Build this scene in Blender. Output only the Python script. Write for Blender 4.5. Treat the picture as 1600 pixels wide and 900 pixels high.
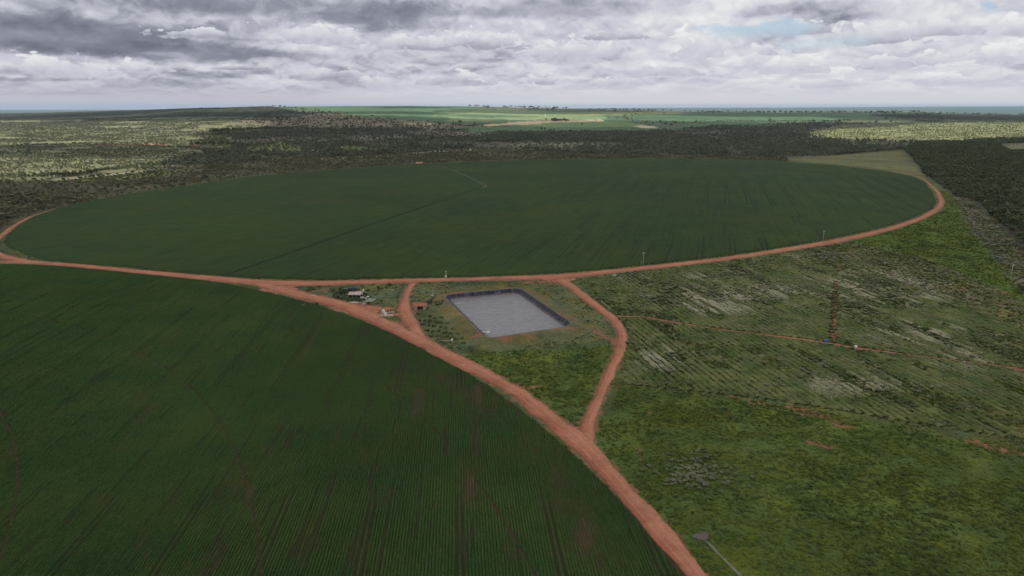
import bpy, math, random
import numpy as np
random.seed(7); rng = np.random.default_rng(11)
for o in list(bpy.data.objects): bpy.data.objects.remove(o)
scene = bpy.context.scene; COL = scene.collection
R = math.radians
# ------------------------------------------------------------------ camera
F, HY, H = 1067.0, 165.0, 120.0          # focal length in photo pixels, eye-level line, flying height
P = math.atan((450-HY)/F)
cam_d = bpy.data.cameras.new('camera'); cam = bpy.data.objects.new('camera', cam_d); COL.objects.link(cam)
cam.location = (0, 0, H); cam.rotation_euler = (math.pi/2-P, 0, 0)
cam_d.sensor_width = 36; cam_d.lens = 36*F/1600; cam_d.clip_start = 1; cam_d.clip_end = 90000
scene.camera = cam
# ------------------------------------------------------------------ exposure
scene.view_settings.view_transform = 'Standard'; scene.view_settings.look = 'None'
scene.view_settings.exposure = 0.0; scene.view_settings.gamma = 1.0
scene.view_settings.use_curve_mapping = False
SUN_EL, SUN_AZ = 58.0, 215.0             # azimuth clockwise from +Y: behind the camera, a little left
SKY_STRENGTH, SUN_STRENGTH = 0.10, 4.2
DECK_CLEAR = 0.23                        # how much of the light each face of the cloud deck lets straight through
HAZE = 2.5e-5
# ------------------------------------------------------------------ node helper
class NT:
    def __init__(s, tree): s.t = tree; s.t.nodes.clear()
    def n(s, typ, **kw):
        nd = s.t.nodes.new(typ)
        ins = kw.pop('ins', {})
        for k, v in kw.items(): setattr(nd, k, v)
        for k, v in ins.items():
            if hasattr(v, 'is_output') and v.is_output: s.t.links.new(v, nd.inputs[k])
            else: nd.inputs[k].default_value = v
        return nd
    def m(s, op, a, b=None, c=None, clamp=False):
        nd = s.t.nodes.new('ShaderNodeMath'); nd.operation = op; nd.use_clamp = clamp
        for i, v in enumerate((a, b, c)):
            if v is None: continue
            if hasattr(v, 'is_output'): s.t.links.new(v, nd.inputs[i])
            else: nd.inputs[i].default_value = v
        return nd.outputs[0]
    def vm(s, op, a, b=None, out=0):
        nd = s.t.nodes.new('ShaderNodeVectorMath'); nd.operation = op
        for i, v in enumerate((a, b)):
            if v is None: continue
            if hasattr(v, 'is_output'): s.t.links.new(v, nd.inputs[i])
            else: nd.inputs[i].default_value = v
        return nd.outputs[out]
    def noise(s, vec, scale, detail=4, rough=.55, out=0, dist=0.0, dim='3D'):
        nd = s.n('ShaderNodeTexNoise', noise_dimensions=dim, ins={'Scale': scale, 'Detail': detail, 'Roughness': rough, 'Distortion': dist, 'Vector': vec})
        return nd.outputs[out]
    def mapr(s, v, a, b, c=0., d=1., smooth=True):
        nd = s.n('ShaderNodeMapRange', interpolation_type='SMOOTHSTEP' if smooth else 'LINEAR',
                 ins={'Value': v, 'From Min': a, 'From Max': b, 'To Min': c, 'To Max': d})
        return nd.outputs[0]
    def mix(s, f, a, b, blend='MIX'):
        nd = s.n('ShaderNodeMix', data_type='RGBA', blend_type=blend)
        for k, v in ((0, f), (6, a), (7, b)):
            if hasattr(v, 'is_output'): s.t.links.new(v, nd.inputs[k])
            else: nd.inputs[k].default_value = v if k == 0 else (*v[:3], 1)
        return nd.outputs[2]
    def link(s, a, b): s.t.links.new(a, b)
def srgb(r, g, b):
    f = lambda c: (c/255/12.92) if c/255 <= .04045 else ((c/255+.055)/1.055)**2.4
    return (f(r), f(g), f(b))
# ------------------------------------------------------------------ world: daylight sky with cloud banks
world = bpy.data.worlds.new('World'); scene.world = world; world.use_nodes = True
world.cycles.sampling_method = 'MANUAL'; world.cycles.sample_map_resolution = 512
w = NT(world.node_tree)
tc = w.n('ShaderNodeTexCoord').outputs['Generated']
sx = w.n('ShaderNodeSeparateXYZ', ins={0: tc}).outputs
dx, dy, dz = sx[0], sx[1], sx[2]
sky = w.n('ShaderNodeTexSky', sky_type='NISHITA', sun_disc=False, sun_elevation=R(SUN_EL), sun_rotation=R(SUN_AZ),
          altitude=900, air_density=1.0, dust_density=1.5, ozone_density=1.0)
skyc = w.vm('SCALE', sky.outputs[0]); skyc.node.inputs['Scale'].default_value = SKY_STRENGTH
hor = w.m('SQRT', w.m('ADD', w.m('MULTIPLY', dx, dx), w.m('MULTIPLY', dy, dy)))
zz = w.m('MAXIMUM', dz, 0.0)
# direction -> bearing (0 ahead) and elevation, scaled like degrees
az = w.m('MULTIPLY', w.m('ARCTAN2', dx, dy), 57.3)
el = w.m('MULTIPLY', w.m('ARCTAN2', zz, hor), 57.3)
# cloud texture space: features shrink towards the horizon
sc_el = w.m('MULTIPLY', w.m('LOGARITHM', w.m('ADD', el, 2.0), math.e), 2.0)
lay = w.m('DIVIDE', az, 6.2)
base = w.n('ShaderNodeCombineXYZ', ins={0: lay, 1: sc_el, 2: 0.0}).outputs[0]
warp = w.noise(base, 1.8, 3, .55, out=1, dim='2D')
wv0 = w.vm('SCALE', w.vm('SUBTRACT', warp, (.5, .5, .5))); wv0.node.inputs['Scale'].default_value = .42
wbase = w.vm('ADD', base, wv0)
def at(ox, oz, zc): return w.vm('ADD', wbase, (ox, oz, zc))
def puff(oz):
    v = w.n('ShaderNodeTexVoronoi', feature='SMOOTH_F1', voronoi_dimensions='2D', ins={'Vector': at(1.0, oz, 9.0), 'Scale': 1.0, 'Detail': 3.0, 'Roughness': .48, 'Lacunarity': 2.4, 'Smoothness': .6})
    return v.outputs['Distance']
p1 = puff(0.0); p2 = puff(.14)
fine = w.m('ADD', w.m('MULTIPLY', w.m('SUBTRACT', p2, p1), .75), w.m('MULTIPLY', w.m('SUBTRACT', .45, p1), .30))
n1 = w.noise(at(0, 0, 0), 1.05, 6, .5, dim='2D'); n2 = w.noise(at(0, .22, 0), 1.05, 6, .5, dim='2D')
relief = w.m('SUBTRACT', n1, n2)                      # bright crowns, grey bases
n3 = w.noise(at(33.1, 7, 4.0), .55, 4, .5, dim='2D')
# hand-placed banks, (photo px centre x, y, half widths) turned into bearing/elevation
def ae(px, py):
    X = px-800; v = 450-py
    Y = F*math.cos(P)+v*math.sin(P); Z = v*math.cos(P)-F*math.sin(P)
    return math.degrees(math.atan2(X, Y)), math.degrees(math.atan2(Z, math.hypot(X, Y)))
pos0 = w.n('ShaderNodeCombineXYZ', ins={0: az, 1: el, 2: 0.0}).outputs[0]
wob = w.noise(w.n('ShaderNodeCombineXYZ', ins={0: az, 1: w.m('MULTIPLY', el, 2.6), 2: 0.0}).outputs[0], .22, 5, .6, out=1, dim='2D')
wv = w.vm('MULTIPLY', w.vm('SUBTRACT', wob, (.5, .5, .5)), (9.0, 1.5, 0))
pos = w.vm('ADD', pos0, wv)
def bank(px, py, rx, ry, amt, soft=(.45, 1.25)):
    a, e = ae(px, py)
    a2, e2 = ae(px+rx, py); a3, e3 = ae(px, py-ry)
    v = w.vm('MULTIPLY', w.vm('SUBTRACT', pos, (a, e, 0)), (1/max(abs(a2-a), .1), 1/max(abs(e3-e), .05), 0))
    return w.m('MULTIPLY', w.mapr(w.vm('LENGTH', v, out=1), soft[0], soft[1], 1, 0), amt)
def total(lst):
    s = None
    for b in lst:
        v = bank(*b); s = v if s is None else w.m('ADD', s, v)
    return s
dark = total([(60, 48, 300, 30, .85), (300, 82, 230, 16, .75), (480, 12, 330, 20, .6), (900, 14, 200, 20, .75), (640, 40, 160, 12, .35),
              (1240, 14, 130, 9, .5), (690, 92, 130, 8, .45), (300, 116, 130, 7, .35), (50, 121, 110, 5, .5), (240, 146, 130, 26, .22),
              (880, 92, 110, 6, .25), (1010, 60, 60, 7, .2)])
bright = total([(90, 97, 150, 13, .85), (430, 100, 70, 8, .4), (560, 66, 200, 12, .4), (520, 40, 60, 6, .5), (620, 120, 90, 12, .35), (760, 66, 100, 14, .35),
                (1080, 45, 110, 26, .5), (1290, 95, 330, 34, .35), (1520, 50, 160, 44, .35), (960, 70, 90, 12, .4)])
blue = total([(1180, 48, 90, 12, 1.0), (1210, 42, 40, 9, .4), (1562, 8, 34, 12, 1.0), (1290, 66, 70, 9, .45)])
dark = w.m('MINIMUM', dark, 1.0)
lum = w.m('ADD', w.m('ADD', w.mapr(az, -30, 12, .54, .72), w.m('MULTIPLY', relief, .60)), w.m('MULTIPLY', fine, w.m('SUBTRACT', .75, w.m('MULTIPLY', dark, .55))))
lum = w.m('ADD', lum, w.m('MULTIPLY', w.m('SUBTRACT', n3, .5), .30))
lum = w.m('SUBTRACT', lum, w.m('MULTIPLY', dark, .45))
lum = w.m('ADD', lum, w.m('MULTIPLY', bright, .20))
# heaped clouds: flat shaded base, rounded bright head (photo px: centre, base line, half width, height, brightness)
lump_ = w.n('ShaderNodeTexVoronoi', feature='SMOOTH_F1', voronoi_dimensions='2D', ins={'Vector': w.vm('ADD', w.vm('MULTIPLY', pos0, (.55, 1.0, 0)), w.vm('MULTIPLY', w.vm('SUBTRACT', wob, (.5, .5, .5)), (1.2, 1.2, 0))), 'Scale': .95, 'Detail': 2.6, 'Roughness': .55, 'Lacunarity': 2.2, 'Smoothness': .35}).outputs['Distance']
lump_hi = w.m('SUBTRACT', .5, lump_)
CUM = [(330, 60, 120, 22, .80), (500, 66, 130, 40, .92), (650, 76, 90, 26, .86), (90, 116, 120, 42, .98), (215, 110, 70, 22, .92), (760, 74, 110, 34, .84), (960, 60, 90, 24, .82), (890, 92, 110, 44, .95), (1260, 50, 120, 26, .86),
       (1090, 84, 80, 52, 1.0), (1370, 66, 120, 44, .90), (1200, 84, 38, 26, .96), (1255, 80, 30, 22, .95), (1590, 52, 50, 42, .98), (1480, 54, 90, 30, .88), (1235, 112, 85, 34, 1.0), (1560, 96, 70, 40, 1.0), (1400, 104, 110, 34, .95), (1060, 116, 100, 26, .92),
       (590, 136, 44, 30, .92), (500, 122, 80, 26, .82), (720, 132, 90, 26, .84), (850, 130, 70, 18, .86), (1290, 136, 90, 18, .92), (1470, 132, 90, 22, .94), (960, 134, 70, 18, .9), (370, 108, 60, 12, .8)]
for (cx_, by_, hw_, hh_, br_) in CUM:
    a_, e_ = ae(cx_, by_); a2_, _ = ae(cx_+hw_, by_); _, e2_ = ae(cx_, by_-hh_); da_, de_ = abs(a2_-a_), abs(e2_-e_)
    q_ = w.n('ShaderNodeSeparateXYZ', ins={0: w.vm('MULTIPLY', w.vm('SUBTRACT', w.vm('ADD', pos0, w.vm('MULTIPLY', w.vm('SUBTRACT', wob, (.5, .5, .5)), (3.0, .5, 0))), (a_, e_, 0)), (1/da_, 1/de_, 0))}).outputs
    up_ = w.m('MAXIMUM', q_[1], 0.0); dn_ = w.m('MULTIPLY', w.m('MINIMUM', q_[1], 0.0), 5.0)
    rr_ = w.m('SQRT', w.m('ADD', w.m('MULTIPLY', q_[0], q_[0]), w.m('ADD', w.m('MULTIPLY', up_, up_), w.m('MULTIPLY', dn_, dn_))))
    rr_ = w.m('SUBTRACT', rr_, w.m('MULTIPLY', lump_hi, .75))
    m0 = w.m('MULTIPLY', w.mapr(rr_, .76, .94, 1, 0), .92)
    sh_ = w.m('ADD', w.mapr(up_, -.05, .75, br_-.40, br_+.02), w.m('MULTIPLY', lump_hi, .22))
    lum = w.m('ADD', w.m('MULTIPLY', lum, w.m('SUBTRACT', 1.0, m0)), w.m('MULTIPLY', sh_, m0))
fade = w.mapr(el, .2, 2.2)                            # everything melts into pale air near the horizon
side = w.mapr(az, -30, 10, .50, .72)
lum = w.m('ADD', w.m('MULTIPLY', lum, fade), w.m('MULTIPLY', side, w.m('SUBTRACT', 1.0, fade)), clamp=True)
ramp = w.n('ShaderNodeValToRGB', ins={0: lum}); cr = ramp.color_ramp
cr.elements[0].position = 0; cr.elements[0].color = (*srgb(112, 116, 130), 1)
cr.elements[1].position = 1; cr.elements[1].color = (*srgb(236, 236, 238), 1)
for p_, c_ in ((.25, (145, 149, 163)), (.5, (194, 196, 208)), (.72, (213, 216, 222))):
    e_ = cr.elements.new(p_); e_.color = (*srgb(*c_), 1)
cover = w.m('SUBTRACT', 1.0, w.m('MULTIPLY', w.m('MINIMUM', blue, 1.0), .75), clamp=True)
zen = w.mapr(el, 10, 55, 1.0, 1.7)                    # an overcast sky is brightest overhead
cl = w.vm('SCALE', ramp.outputs[0]); w.link(zen, cl.node.inputs['Scale'])
skyc2 = w.mix(.55, skyc, srgb(188, 208, 228))
out = w.mix(cover, skyc2, cl)
bg = w.n('ShaderNodeBackground', ins={0: out, 1: 1.0})
w.link(bg.outputs[0], w.n('ShaderNodeOutputWorld').inputs[0])
# ------------------------------------------------------------------ sun
sun_d = bpy.data.lights.new('sun', 'SUN'); sun_d.energy = SUN_STRENGTH; sun_d.angle = R(.53); sun_d.color = (1, .95, .87)
sun = bpy.data.objects.new('sun', sun_d); COL.objects.link(sun)
sdir = np.array([math.sin(R(SUN_AZ))*math.cos(R(SUN_EL)), math.cos(R(SUN_AZ))*math.cos(R(SUN_EL)), math.sin(R(SUN_EL))])
from mathutils import Vector
sun.rotation_euler = Vector(sdir).to_track_quat('Z', 'Y').to_euler(); sun.location = (0, 0, 300)
# ------------------------------------------------------------------ maths helpers
def unproj(px, py, z=0.0):
    px = np.asarray(px, float); py = np.asarray(py, float)
    X = px-800; v = 450-py
    Y = F*math.cos(P)+v*math.sin(P); Z = v*math.cos(P)-F*math.sin(P)
    t = (z-H)/Z
    return X*t, Y*t
def G(px, py, z=0.0):
    a, b = unproj(px, py, z); return (float(a), float(b))
def proj(x, y, z):
    zc = y*math.cos(P)-(z-H)*math.sin(P); yc = y*math.sin(P)+(z-H)*math.cos(P)
    zc = np.where(zc < 1, 1, zc)
    return 800+F*x/zc, 450-F*yc/zc
def inpoly(x, y, poly):
    poly = np.asarray(poly, float); r = np.zeros(np.shape(x), bool); n = len(poly)
    for i in range(n):
        x0, y0 = poly[i]; x1, y1 = poly[(i+1) % n]
        if y0 == y1: continue
        c = ((y0 > y) != (y1 > y)) & (x < (x1-x0)*(y-y0)/(y1-y0)+x0)
        r ^= c
    return r
def segdist(x, y, pts):
    d = np.full(np.shape(x), 1e9)
    for (x0, y0), (x1, y1) in zip(pts[:-1], pts[1:]):
        vx, vy = x1-x0, y1-y0; L = vx*vx+vy*vy
        t = np.clip(((x-x0)*vx+(y-y0)*vy)/L, 0, 1)
        d = np.minimum(d, np.hypot(x-x0-t*vx, y-y0-t*vy))
    return d
_perm = rng.random((256, 256))
def vnoise(x, y, s):
    x = np.asarray(x)/s; y = np.asarray(y)/s
    xi = np.floor(x).astype(int); yi = np.floor(y).astype(int); fx = x-xi; fy = y-yi
    fx = fx*fx*(3-2*fx); fy = fy*fy*(3-2*fy)
    g = lambda a, b: _perm[a % 256, b % 256]
    return (g(xi, yi)*(1-fx)+g(xi+1, yi)*fx)*(1-fy)+(g(xi, yi+1)*(1-fx)+g(xi+1, yi+1)*fx)*fy
def fbm(x, y, s, o=4):
    r = 0; a = .5; t = 0
    for i in range(o):
        r = r+a*vnoise(x+17.3*i, y-9.1*i, s); t += a; a *= .5; s *= .5
    return r/t
def sst(v, a, b):
    t = np.clip((v-a)/(b-a), 0, 1); return t*t*(3-2*t)
# ------------------------------------------------------------------ mesh helpers
def mesh_obj(name, V, Fc, mats, parent=None, smooth=False, mi=None, link=True):
    me = bpy.data.meshes.new(name)
    V = np.asarray(V, np.float32)
    if isinstance(Fc, np.ndarray):
        k = Fc.shape[1]; nf = len(Fc)
        me.vertices.add(len(V)); me.vertices.foreach_set('co', V.ravel())
        me.loops.add(nf*k); me.loops.foreach_set('vertex_index', Fc.astype(np.int32).ravel())
        me.polygons.add(nf); me.polygons.foreach_set('loop_start', np.arange(0, nf*k, k, dtype=np.int32))
        me.polygons.foreach_set('loop_total', np.full(nf, k, np.int32))
    else:
        me.from_pydata([tuple(map(float, v)) for v in V], [], Fc)
    for m_ in (mats if isinstance(mats, (list, tuple)) else [mats]): me.materials.append(m_)
    if mi is not None: me.polygons.foreach_set('material_index', np.asarray(mi, np.int32))
    if smooth: me.polygons.foreach_set('use_smooth', np.ones(len(me.polygons), bool))
    me.update(calc_edges=True); me.validate()
    o = bpy.data.objects.new(name, me)
    if link: COL.objects.link(o)
    if parent is not None: o.parent = parent
    return o
def set_attr(o, name, data, typ='FLOAT'):
    a = o.data.attributes.new(name, typ, 'POINT')
    a.data.foreach_set('value' if typ == 'FLOAT' else 'color', np.asarray(data, np.float32).ravel())
def tag(o, label=None, cat=None, group=None, kind=None):
    if label: o['label'] = label
    if cat: o['category'] = cat
    if group: o['group'] = group
    if kind: o['kind'] = kind
    return o
def empty(name, loc, label, cat, group=None, rz=0.0):
    o = bpy.data.objects.new(name, None); COL.objects.link(o); o.empty_display_size = .5
    o.location = loc; o.rotation_euler = (0, 0, rz)
    return tag(o, label, cat, group)
class MB:
    def __init__(s): s.v = []; s.f = []; s.m = []
    def add(s, V, Fc, m=0):
        b = len(s.v); s.v += [tuple(v) for v in V]; s.f += [tuple(i+b for i in f) for f in Fc]; s.m += [m]*len(Fc); return s
    def box(s, x0, x1, y0, y1, z0, z1, m=0, top=1.0):
        cx, cy = (x0+x1)/2, (y0+y1)/2; q = lambda a, c: c+(a-c)*top
        V = [(x0, y0, z0), (x1, y0, z0), (x1, y1, z0), (x0, y1, z0), (q(x0, cx), q(y0, cy), z1), (q(x1, cx), q(y0, cy), z1), (q(x1, cx), q(y1, cy), z1), (q(x0, cx), q(y1, cy), z1)]
        return s.add(V, [(0, 3, 2, 1), (4, 5, 6, 7), (0, 1, 5, 4), (1, 2, 6, 5), (2, 3, 7, 6), (3, 0, 4, 7)], m)
    def tube(s, p0, p1, r0, r1=None, n=8, m=0, cap=True):
        r1 = r0 if r1 is None else r1
        p0 = Vector(p0); p1 = Vector(p1); d = (p1-p0).normalized()
        u = d.orthogonal().normalized(); v = d.cross(u)
        V = []
        for p, r in ((p0, r0), (p1, r1)):
            for i in range(n):
                a = 2*math.pi*i/n; V.append(tuple(p+u*math.cos(a)*r+v*math.sin(a)*r))
        Fc = [(i, (i+1) % n, n+(i+1) % n, n+i) for i in range(n)]
        if cap: Fc += [tuple(range(n-1, -1, -1)), tuple(range(n, 2*n))]
        return s.add(V, Fc, m)
    def lathe(s, prof, n=14, c=(0, 0, 0), sx=1, sy=1, m=0, jit=0):
        V = []; Fc = []
        for r, z in prof:
            for i in range(n):
                a = 2*math.pi*i/n; k = 1+random.uniform(-jit, jit)
                V.append((c[0]+math.cos(a)*r*sx*k, c[1]+math.sin(a)*r*sy*k, c[2]+z*(1+random.uniform(-jit, jit)*.5)))
        for j in range(len(prof)-1):
            for i in range(n):
                a = j*n+i; b = j*n+(i+1) % n; Fc.append((a, b, b+n, a+n))
        Fc += [tuple(range(n-1, -1, -1)), tuple(range((len(prof)-1)*n, len(prof)*n))]
        return s.add(V, Fc, m)
    def build(s, name, mats, parent=None, smooth=False, link=True):
        return mesh_obj(name, s.v, s.f, mats, parent, smooth, s.m, link)
# ------------------------------------------------------------------ materials
MATS = {}
def mat(name, fn):
    m_ = bpy.data.materials.new(name); m_.use_nodes = True; t = NT(m_.node_tree)
    outn = t.n('ShaderNodeOutputMaterial'); b = t.n('ShaderNodeBsdfPrincipled'); t.link(b.outputs[0], outn.inputs[0])
    b.inputs['Roughness'].default_value = .95; b.inputs['Specular IOR Level'].default_value = .15
    fn(t, b, outn); MATS[name] = m_; return m_
def setcol(t, b, c):
    if hasattr(c, 'is_output'): t.link(c, b.inputs['Base Color'])
    else: b.inputs['Base Color'].default_value = (*c, 1)
def bumpit(t, b, h, dist, st=1.0):
    n_ = t.n('ShaderNodeBump', ins={'Height': h, 'Distance': dist, 'Strength': st}); t.link(n_.outputs[0], b.inputs['Normal'])
def wpos(t): return t.n('ShaderNodeNewGeometry').outputs['Position']
def plain(name, c, rough=.8, var=.25, scale=3.0, metal=0.0, spec=.3):
    def fn(t, b, o):
        co = t.n('ShaderNodeTexCoord').outputs['Object']
        n_ = t.noise(co, scale, 5, .65)
        k = t.mapr(n_, .3, .7, 1-var, 1+var, False)
        v = t.vm('SCALE', t.n('ShaderNodeRGB').outputs[0]); v.node.inputs[0].links[0].from_node.outputs[0].default_value = (*c, 1)
        t.link(k, v.node.inputs['Scale']); setcol(t, b, v)
        b.inputs['Roughness'].default_value = rough; b.inputs['Metallic'].default_value = metal; b.inputs['Specular IOR Level'].default_value = spec
        bumpit(t, b, t.noise(co, scale*6, 3), .02)
    return mat(name, fn)
DIRT = (.42, .165, .105)
SOIL = (.17, .082, .05)
def f_ground(t, b, o):
    p = wpos(t)
    col = t.n('ShaderNodeAttribute', attribute_name='col').outputs[0]
    soil = t.n('ShaderNodeAttribute', attribute_name='soil').outputs['Fac']
    pale = t.n('ShaderNodeAttribute', attribute_name='pale').outputs['Fac']
    a = t.noise(p, .9, 5, .7); m_ = t.noise(p, .09, 5, .6); l_ = t.noise(p, .012, 4, .6); xl = t.noise(p, .0022, 3, .5)
    k = t.m('MULTIPLY', t.mapr(a, .25, .75, .55, 1.5, False), t.mapr(m_, .25, .75, .65, 1.4, False))
    k = t.m('MULTIPLY', k, t.mapr(l_, .3, .7, .75, 1.28, False))
    k = t.m('MULTIPLY', k, t.mapr(xl, .3, .7, .85, 1.15, False))
    c = t.vm('SCALE', col); t.link(k, c.node.inputs['Scale'])
    hue = t.mix(t.mapr(t.noise(p, .05, 6, .65, dist=.6), .42, .66), (.88, .98, 1.1), (1.22, 1.04, .66))
    c = t.mix(1.0, c, hue, 'MULTIPLY')
    ed = t.noise(p, .16, 7, .72)
    f_ = t.mapr(t.m('ADD', soil, t.m('MULTIPLY', t.m('SUBTRACT', ed, .5), 1.5)), .38, .62)
    dc = t.mix(t.noise(p, .3, 5), (.20, .085, .055), (.36, .15, .10))
    c = t.mix(t.m('MULTIPLY', f_, .85), c, dc)
    pf = t.mapr(t.m('ADD', pale, t.m('MULTIPLY', t.m('SUBTRACT', t.noise(p, .5, 7, .8), .5), 1.4)), .5, .75)
    c = t.mix(t.m('MULTIPLY', pf, .6), c, (.26, .25, .19))
    setcol(t, b, c)
    bumpit(t, b, t.m('ADD', t.noise(p, .7, 5, .7), t.m('MULTIPLY', t.noise(p, .12, 4), 2.0)), .8, .8)
mat('ground_cover', f_ground)
def f_dirt(t, b, o):
    p = wpos(t); uv = t.n('ShaderNodeAttribute', attribute_name='across').outputs['Fac']
    wet = t.noise(p, .05, 5, .6); n2_ = t.noise(p, .45, 6, .7); n3_ = t.noise(p, 2.6, 4, .7)
    mid = t.mapr(t.m('ADD', t.m('MULTIPLY', uv, -.75), t.m('MULTIPLY', t.m('SUBTRACT', t.noise(p, .11, 6, .7), .5), 2.2)), -.5, .9)
    c = t.mix(mid, (.41, .178, .108), (.30, .10, .058))
    rut = t.m('MULTIPLY', t.mapr(t.m('ABSOLUTE', t.m('SUBTRACT', t.m('ABSOLUTE', uv), .36)), .0, .15, 1, 0), t.mapr(t.noise(p, .09, 4), .35, .6))
    c = t.mix(t.m('MULTIPLY', rut, .55), c, (.47, .25, .165))
    k = t.m('MULTIPLY', t.mapr(n2_, .25, .75, .78, 1.2, False), t.mapr(n3_, .25, .75, .9, 1.1, False))
    k = t.m('MULTIPLY', k, t.mapr(wet, .3, .7, .82, 1.15, False))
    c = t.vm('SCALE', c); t.link(k, c.node.inputs['Scale'])
    grass = t.mapr(t.m('ADD', t.m('ABSOLUTE', uv), t.m('MULTIPLY', t.m('SUBTRACT', t.noise(p, .3, 6,   .78), .5), 1.3)), .84, 1.04)
    c = t.mix(t.m('MULTIPLY', grass, .8), c, (.12, .09, .045))
    setcol(t, b, c); bumpit(t, b, t.m('ADD', n2_, n3_), .15, .6)
mat('dirt', f_dirt)
def f_crop(base, alt):
    def fn(t, b, o):
        p = wpos(t); br = t.n('ShaderNodeAttribute', attribute_name='bare').outputs['Fac']
        a = t.noise(p, 1.3, 4, .7); m_ = t.noise(p, .035, 4, .6); l_ = t.noise(p, .010, 5, .6)
        c = t.mix(t.mapr(m_, .35, .65), base, alt)
        k = t.m('MULTIPLY', t.mapr(a, .25, .75, .5, 1.55, False), t.mapr(l_, .3, .7, .78, 1.25, False))
        c = t.vm('SCALE', c); t.link(k, c.node.inputs['Scale'])
        c = t.mix(t.m('MULTIPLY', t.mapr(t.m('ADD', br, t.m('MULTIPLY', t.m('SUBTRACT', t.noise(p, .8, 5, .7), .5), .8)), .35, .8), .8), c, (.11, .075, .045))
        c = t.mix(t.m('MULTIPLY', t.n('ShaderNodeAttribute', attribute_name='dark').outputs['Fac'], .55), c, (.012, .022, .010))
        setcol(t, b, c); bumpit(t, b, a, .3, .7)
    return fn
mat('crop_leaves', f_crop((.025, .055, .014), (.037, .063, .013)))
def f_far(t, b, o):
    p = wpos(t); g = t.n('ShaderNodeAttribute', attribute_name='gap').outputs['Fac']
    rv = t.n('ShaderNodeAttribute', attribute_name='rowuv', attribute_type='GEOMETRY').outputs['Vector']
    st = t.noise(t.vm('MULTIPLY', rv, (.30, .010, 1)), 1, 5, .7)
    st2 = t.noise(t.vm('MULTIPLY', rv, (1.0, .05, 1)), 1, 4, .7)
    m_ = t.noise(p, .010, 5, .6); l_ = t.noise(p, .0035, 3, .5)
    c = t.mix(t.mapr(m_, .35, .65), (.021, .047, .010), (.031, .051, .009))
    k = t.m('MULTIPLY', t.mapr(st, .25, .75, .68, 1.32, False), t.mapr(st2, .25, .75, .8, 1.2, False))
    k = t.m('MULTIPLY', k, t.mapr(t.noise(p, .05, 5, .7), .3, .7, .82, 1.18, False))
    k = t.m('MULTIPLY', k, t.mapr(l_, .3, .7, .82, 1.18, False))
    c = t.vm('SCALE', c); t.link(k, c.node.inputs['Scale'])
    gf = t.mapr(t.m('ADD', g, t.m('MULTIPLY', t.m('SUBTRACT', t.noise(p, .06, 5, .7), .5), .7)), .2, 1.1)
    c = t.mix(t.m('MULTIPLY', gf, .75), c, (.010, .020, .010))  # shade down in the canopy gaps is put into the colour
    tr = t.n('ShaderNodeAttribute', attribute_name='trail').outputs['Fac']
    c = t.mix(t.mapr(tr, .3, .8, 0, .55), c, (.07, .085, .055))
    setcol(t, b, c); bumpit(t, b, t.m('ADD', st, t.noise(p, .5, 4, .7)), .6, .6)
mat('far_crop', f_far)
mat('row_soil', lambda t, b, o: (setcol(t, b, t.mix(t.noise(wpos(t), .4, 5, .7), (.035, .026, .017), (.080, .048, .031))), bumpit(t, b, t.noise(wpos(t), 3, 4), .1)))
def f_leaf(c1, c2, s=1.0):
    def fn(t, b, o):
        r_ = t.n('ShaderNodeObjectInfo').outputs['Random']
        p = wpos(t)
        c = t.mix(t.m('ADD', t.m('MULTIPLY', r_, .4), t.m('MULTIPLY', t.mapr(t.noise(p, .045, 5, .65), .36, .64), .6)), c1, c2)
        k = t.m('MULTIPLY', t.mapr(t.noise(p, 1.2*s, 3, .7), .25, .75, .6, 1.45, False), t.mapr(t.noise(p, .02, 5, .6), .3, .7, .72, 1.3, False))
        c = t.vm('SCALE', c); t.link(k, c.node.inputs['Scale']); setcol(t, b, c)
        tl = t.n('ShaderNodeBsdfTranslucent', ins={0: c}); mx = t.n('ShaderNodeMixShader', ins={0: .2})
        t.link(b.outputs[0], mx.inputs[1]); t.link(tl.outputs[0], mx.inputs[2]); t.link(mx.outputs[0], o.inputs[0])
    return fn
mat('dark_foliage', f_leaf((.052, .072, .034), (.118, .128, .066)))
mat('wood_foliage', f_leaf((.066, .088, .058), (.155, .155, .105)))
mat('dry_foliage', f_leaf((.10, .108, .060), (.175, .17, .092)))
mat('scrub_foliage', f_leaf((.105, .120, .068), (.165, .17, .10)))
mat('savanna_foliage', f_leaf((.08, .10, .045), (.15, .165, .075)))
mat('gum_foliage', f_leaf((.075, .10, .055), (.12, .14, .075)))
mat('weed_leaves', f_leaf((.054, .088, .018), (.112, .140, .021), 3))
mat('weed_dark', f_leaf((.038, .068, .022), (.074, .100, .030), 3))
mat('bush_leaves', f_leaf((.10, .125, .048), (.155, .165, .070), 3))
mat('flower_heads', f_leaf((.20, .20, .15), (.32, .31, .24), 3))
mat('garden_leaves', f_leaf((.06, .092, .034), (.095, .13, .055), 3))
plain('bark', (.11, .09, .07), .95, .3)
plain('timber', (.42, .40, .36), .85, .15)
plain('concrete', (.24, .24, .205), .9, .2)
plain('plaster', (.46, .36, .31), .9, .2)
plain('white_paint', (.72, .70, .66), .7, .12)
plain('bag_fabric', (.60, .56, .52), .9, .15)
plain('rubble', (.36, .31, .25), .95, .35, 2)
plain('navy_sheet', (.018, .021, .042), .5, .4, 1)
plain('dark_steel', (.045, .04, .04), .6, .3)
plain('blue_plastic', (.045, .12, .42), .5, .2)
plain('interior_shade', (.018, .012, .012), .9, .2)  # near-black colour for the shade inside openings
plain('pinkish_tin', (.46, .35, .34), .6, .25, 1.2)
plain('orange_tile', (.40, .22, .14), .8, .25, 1.2)
plain('gravel', (.12, .095, .08), .95, .35, 4)
plain('float_plastic', (.62, .66, .66), .5, .12)
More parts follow.
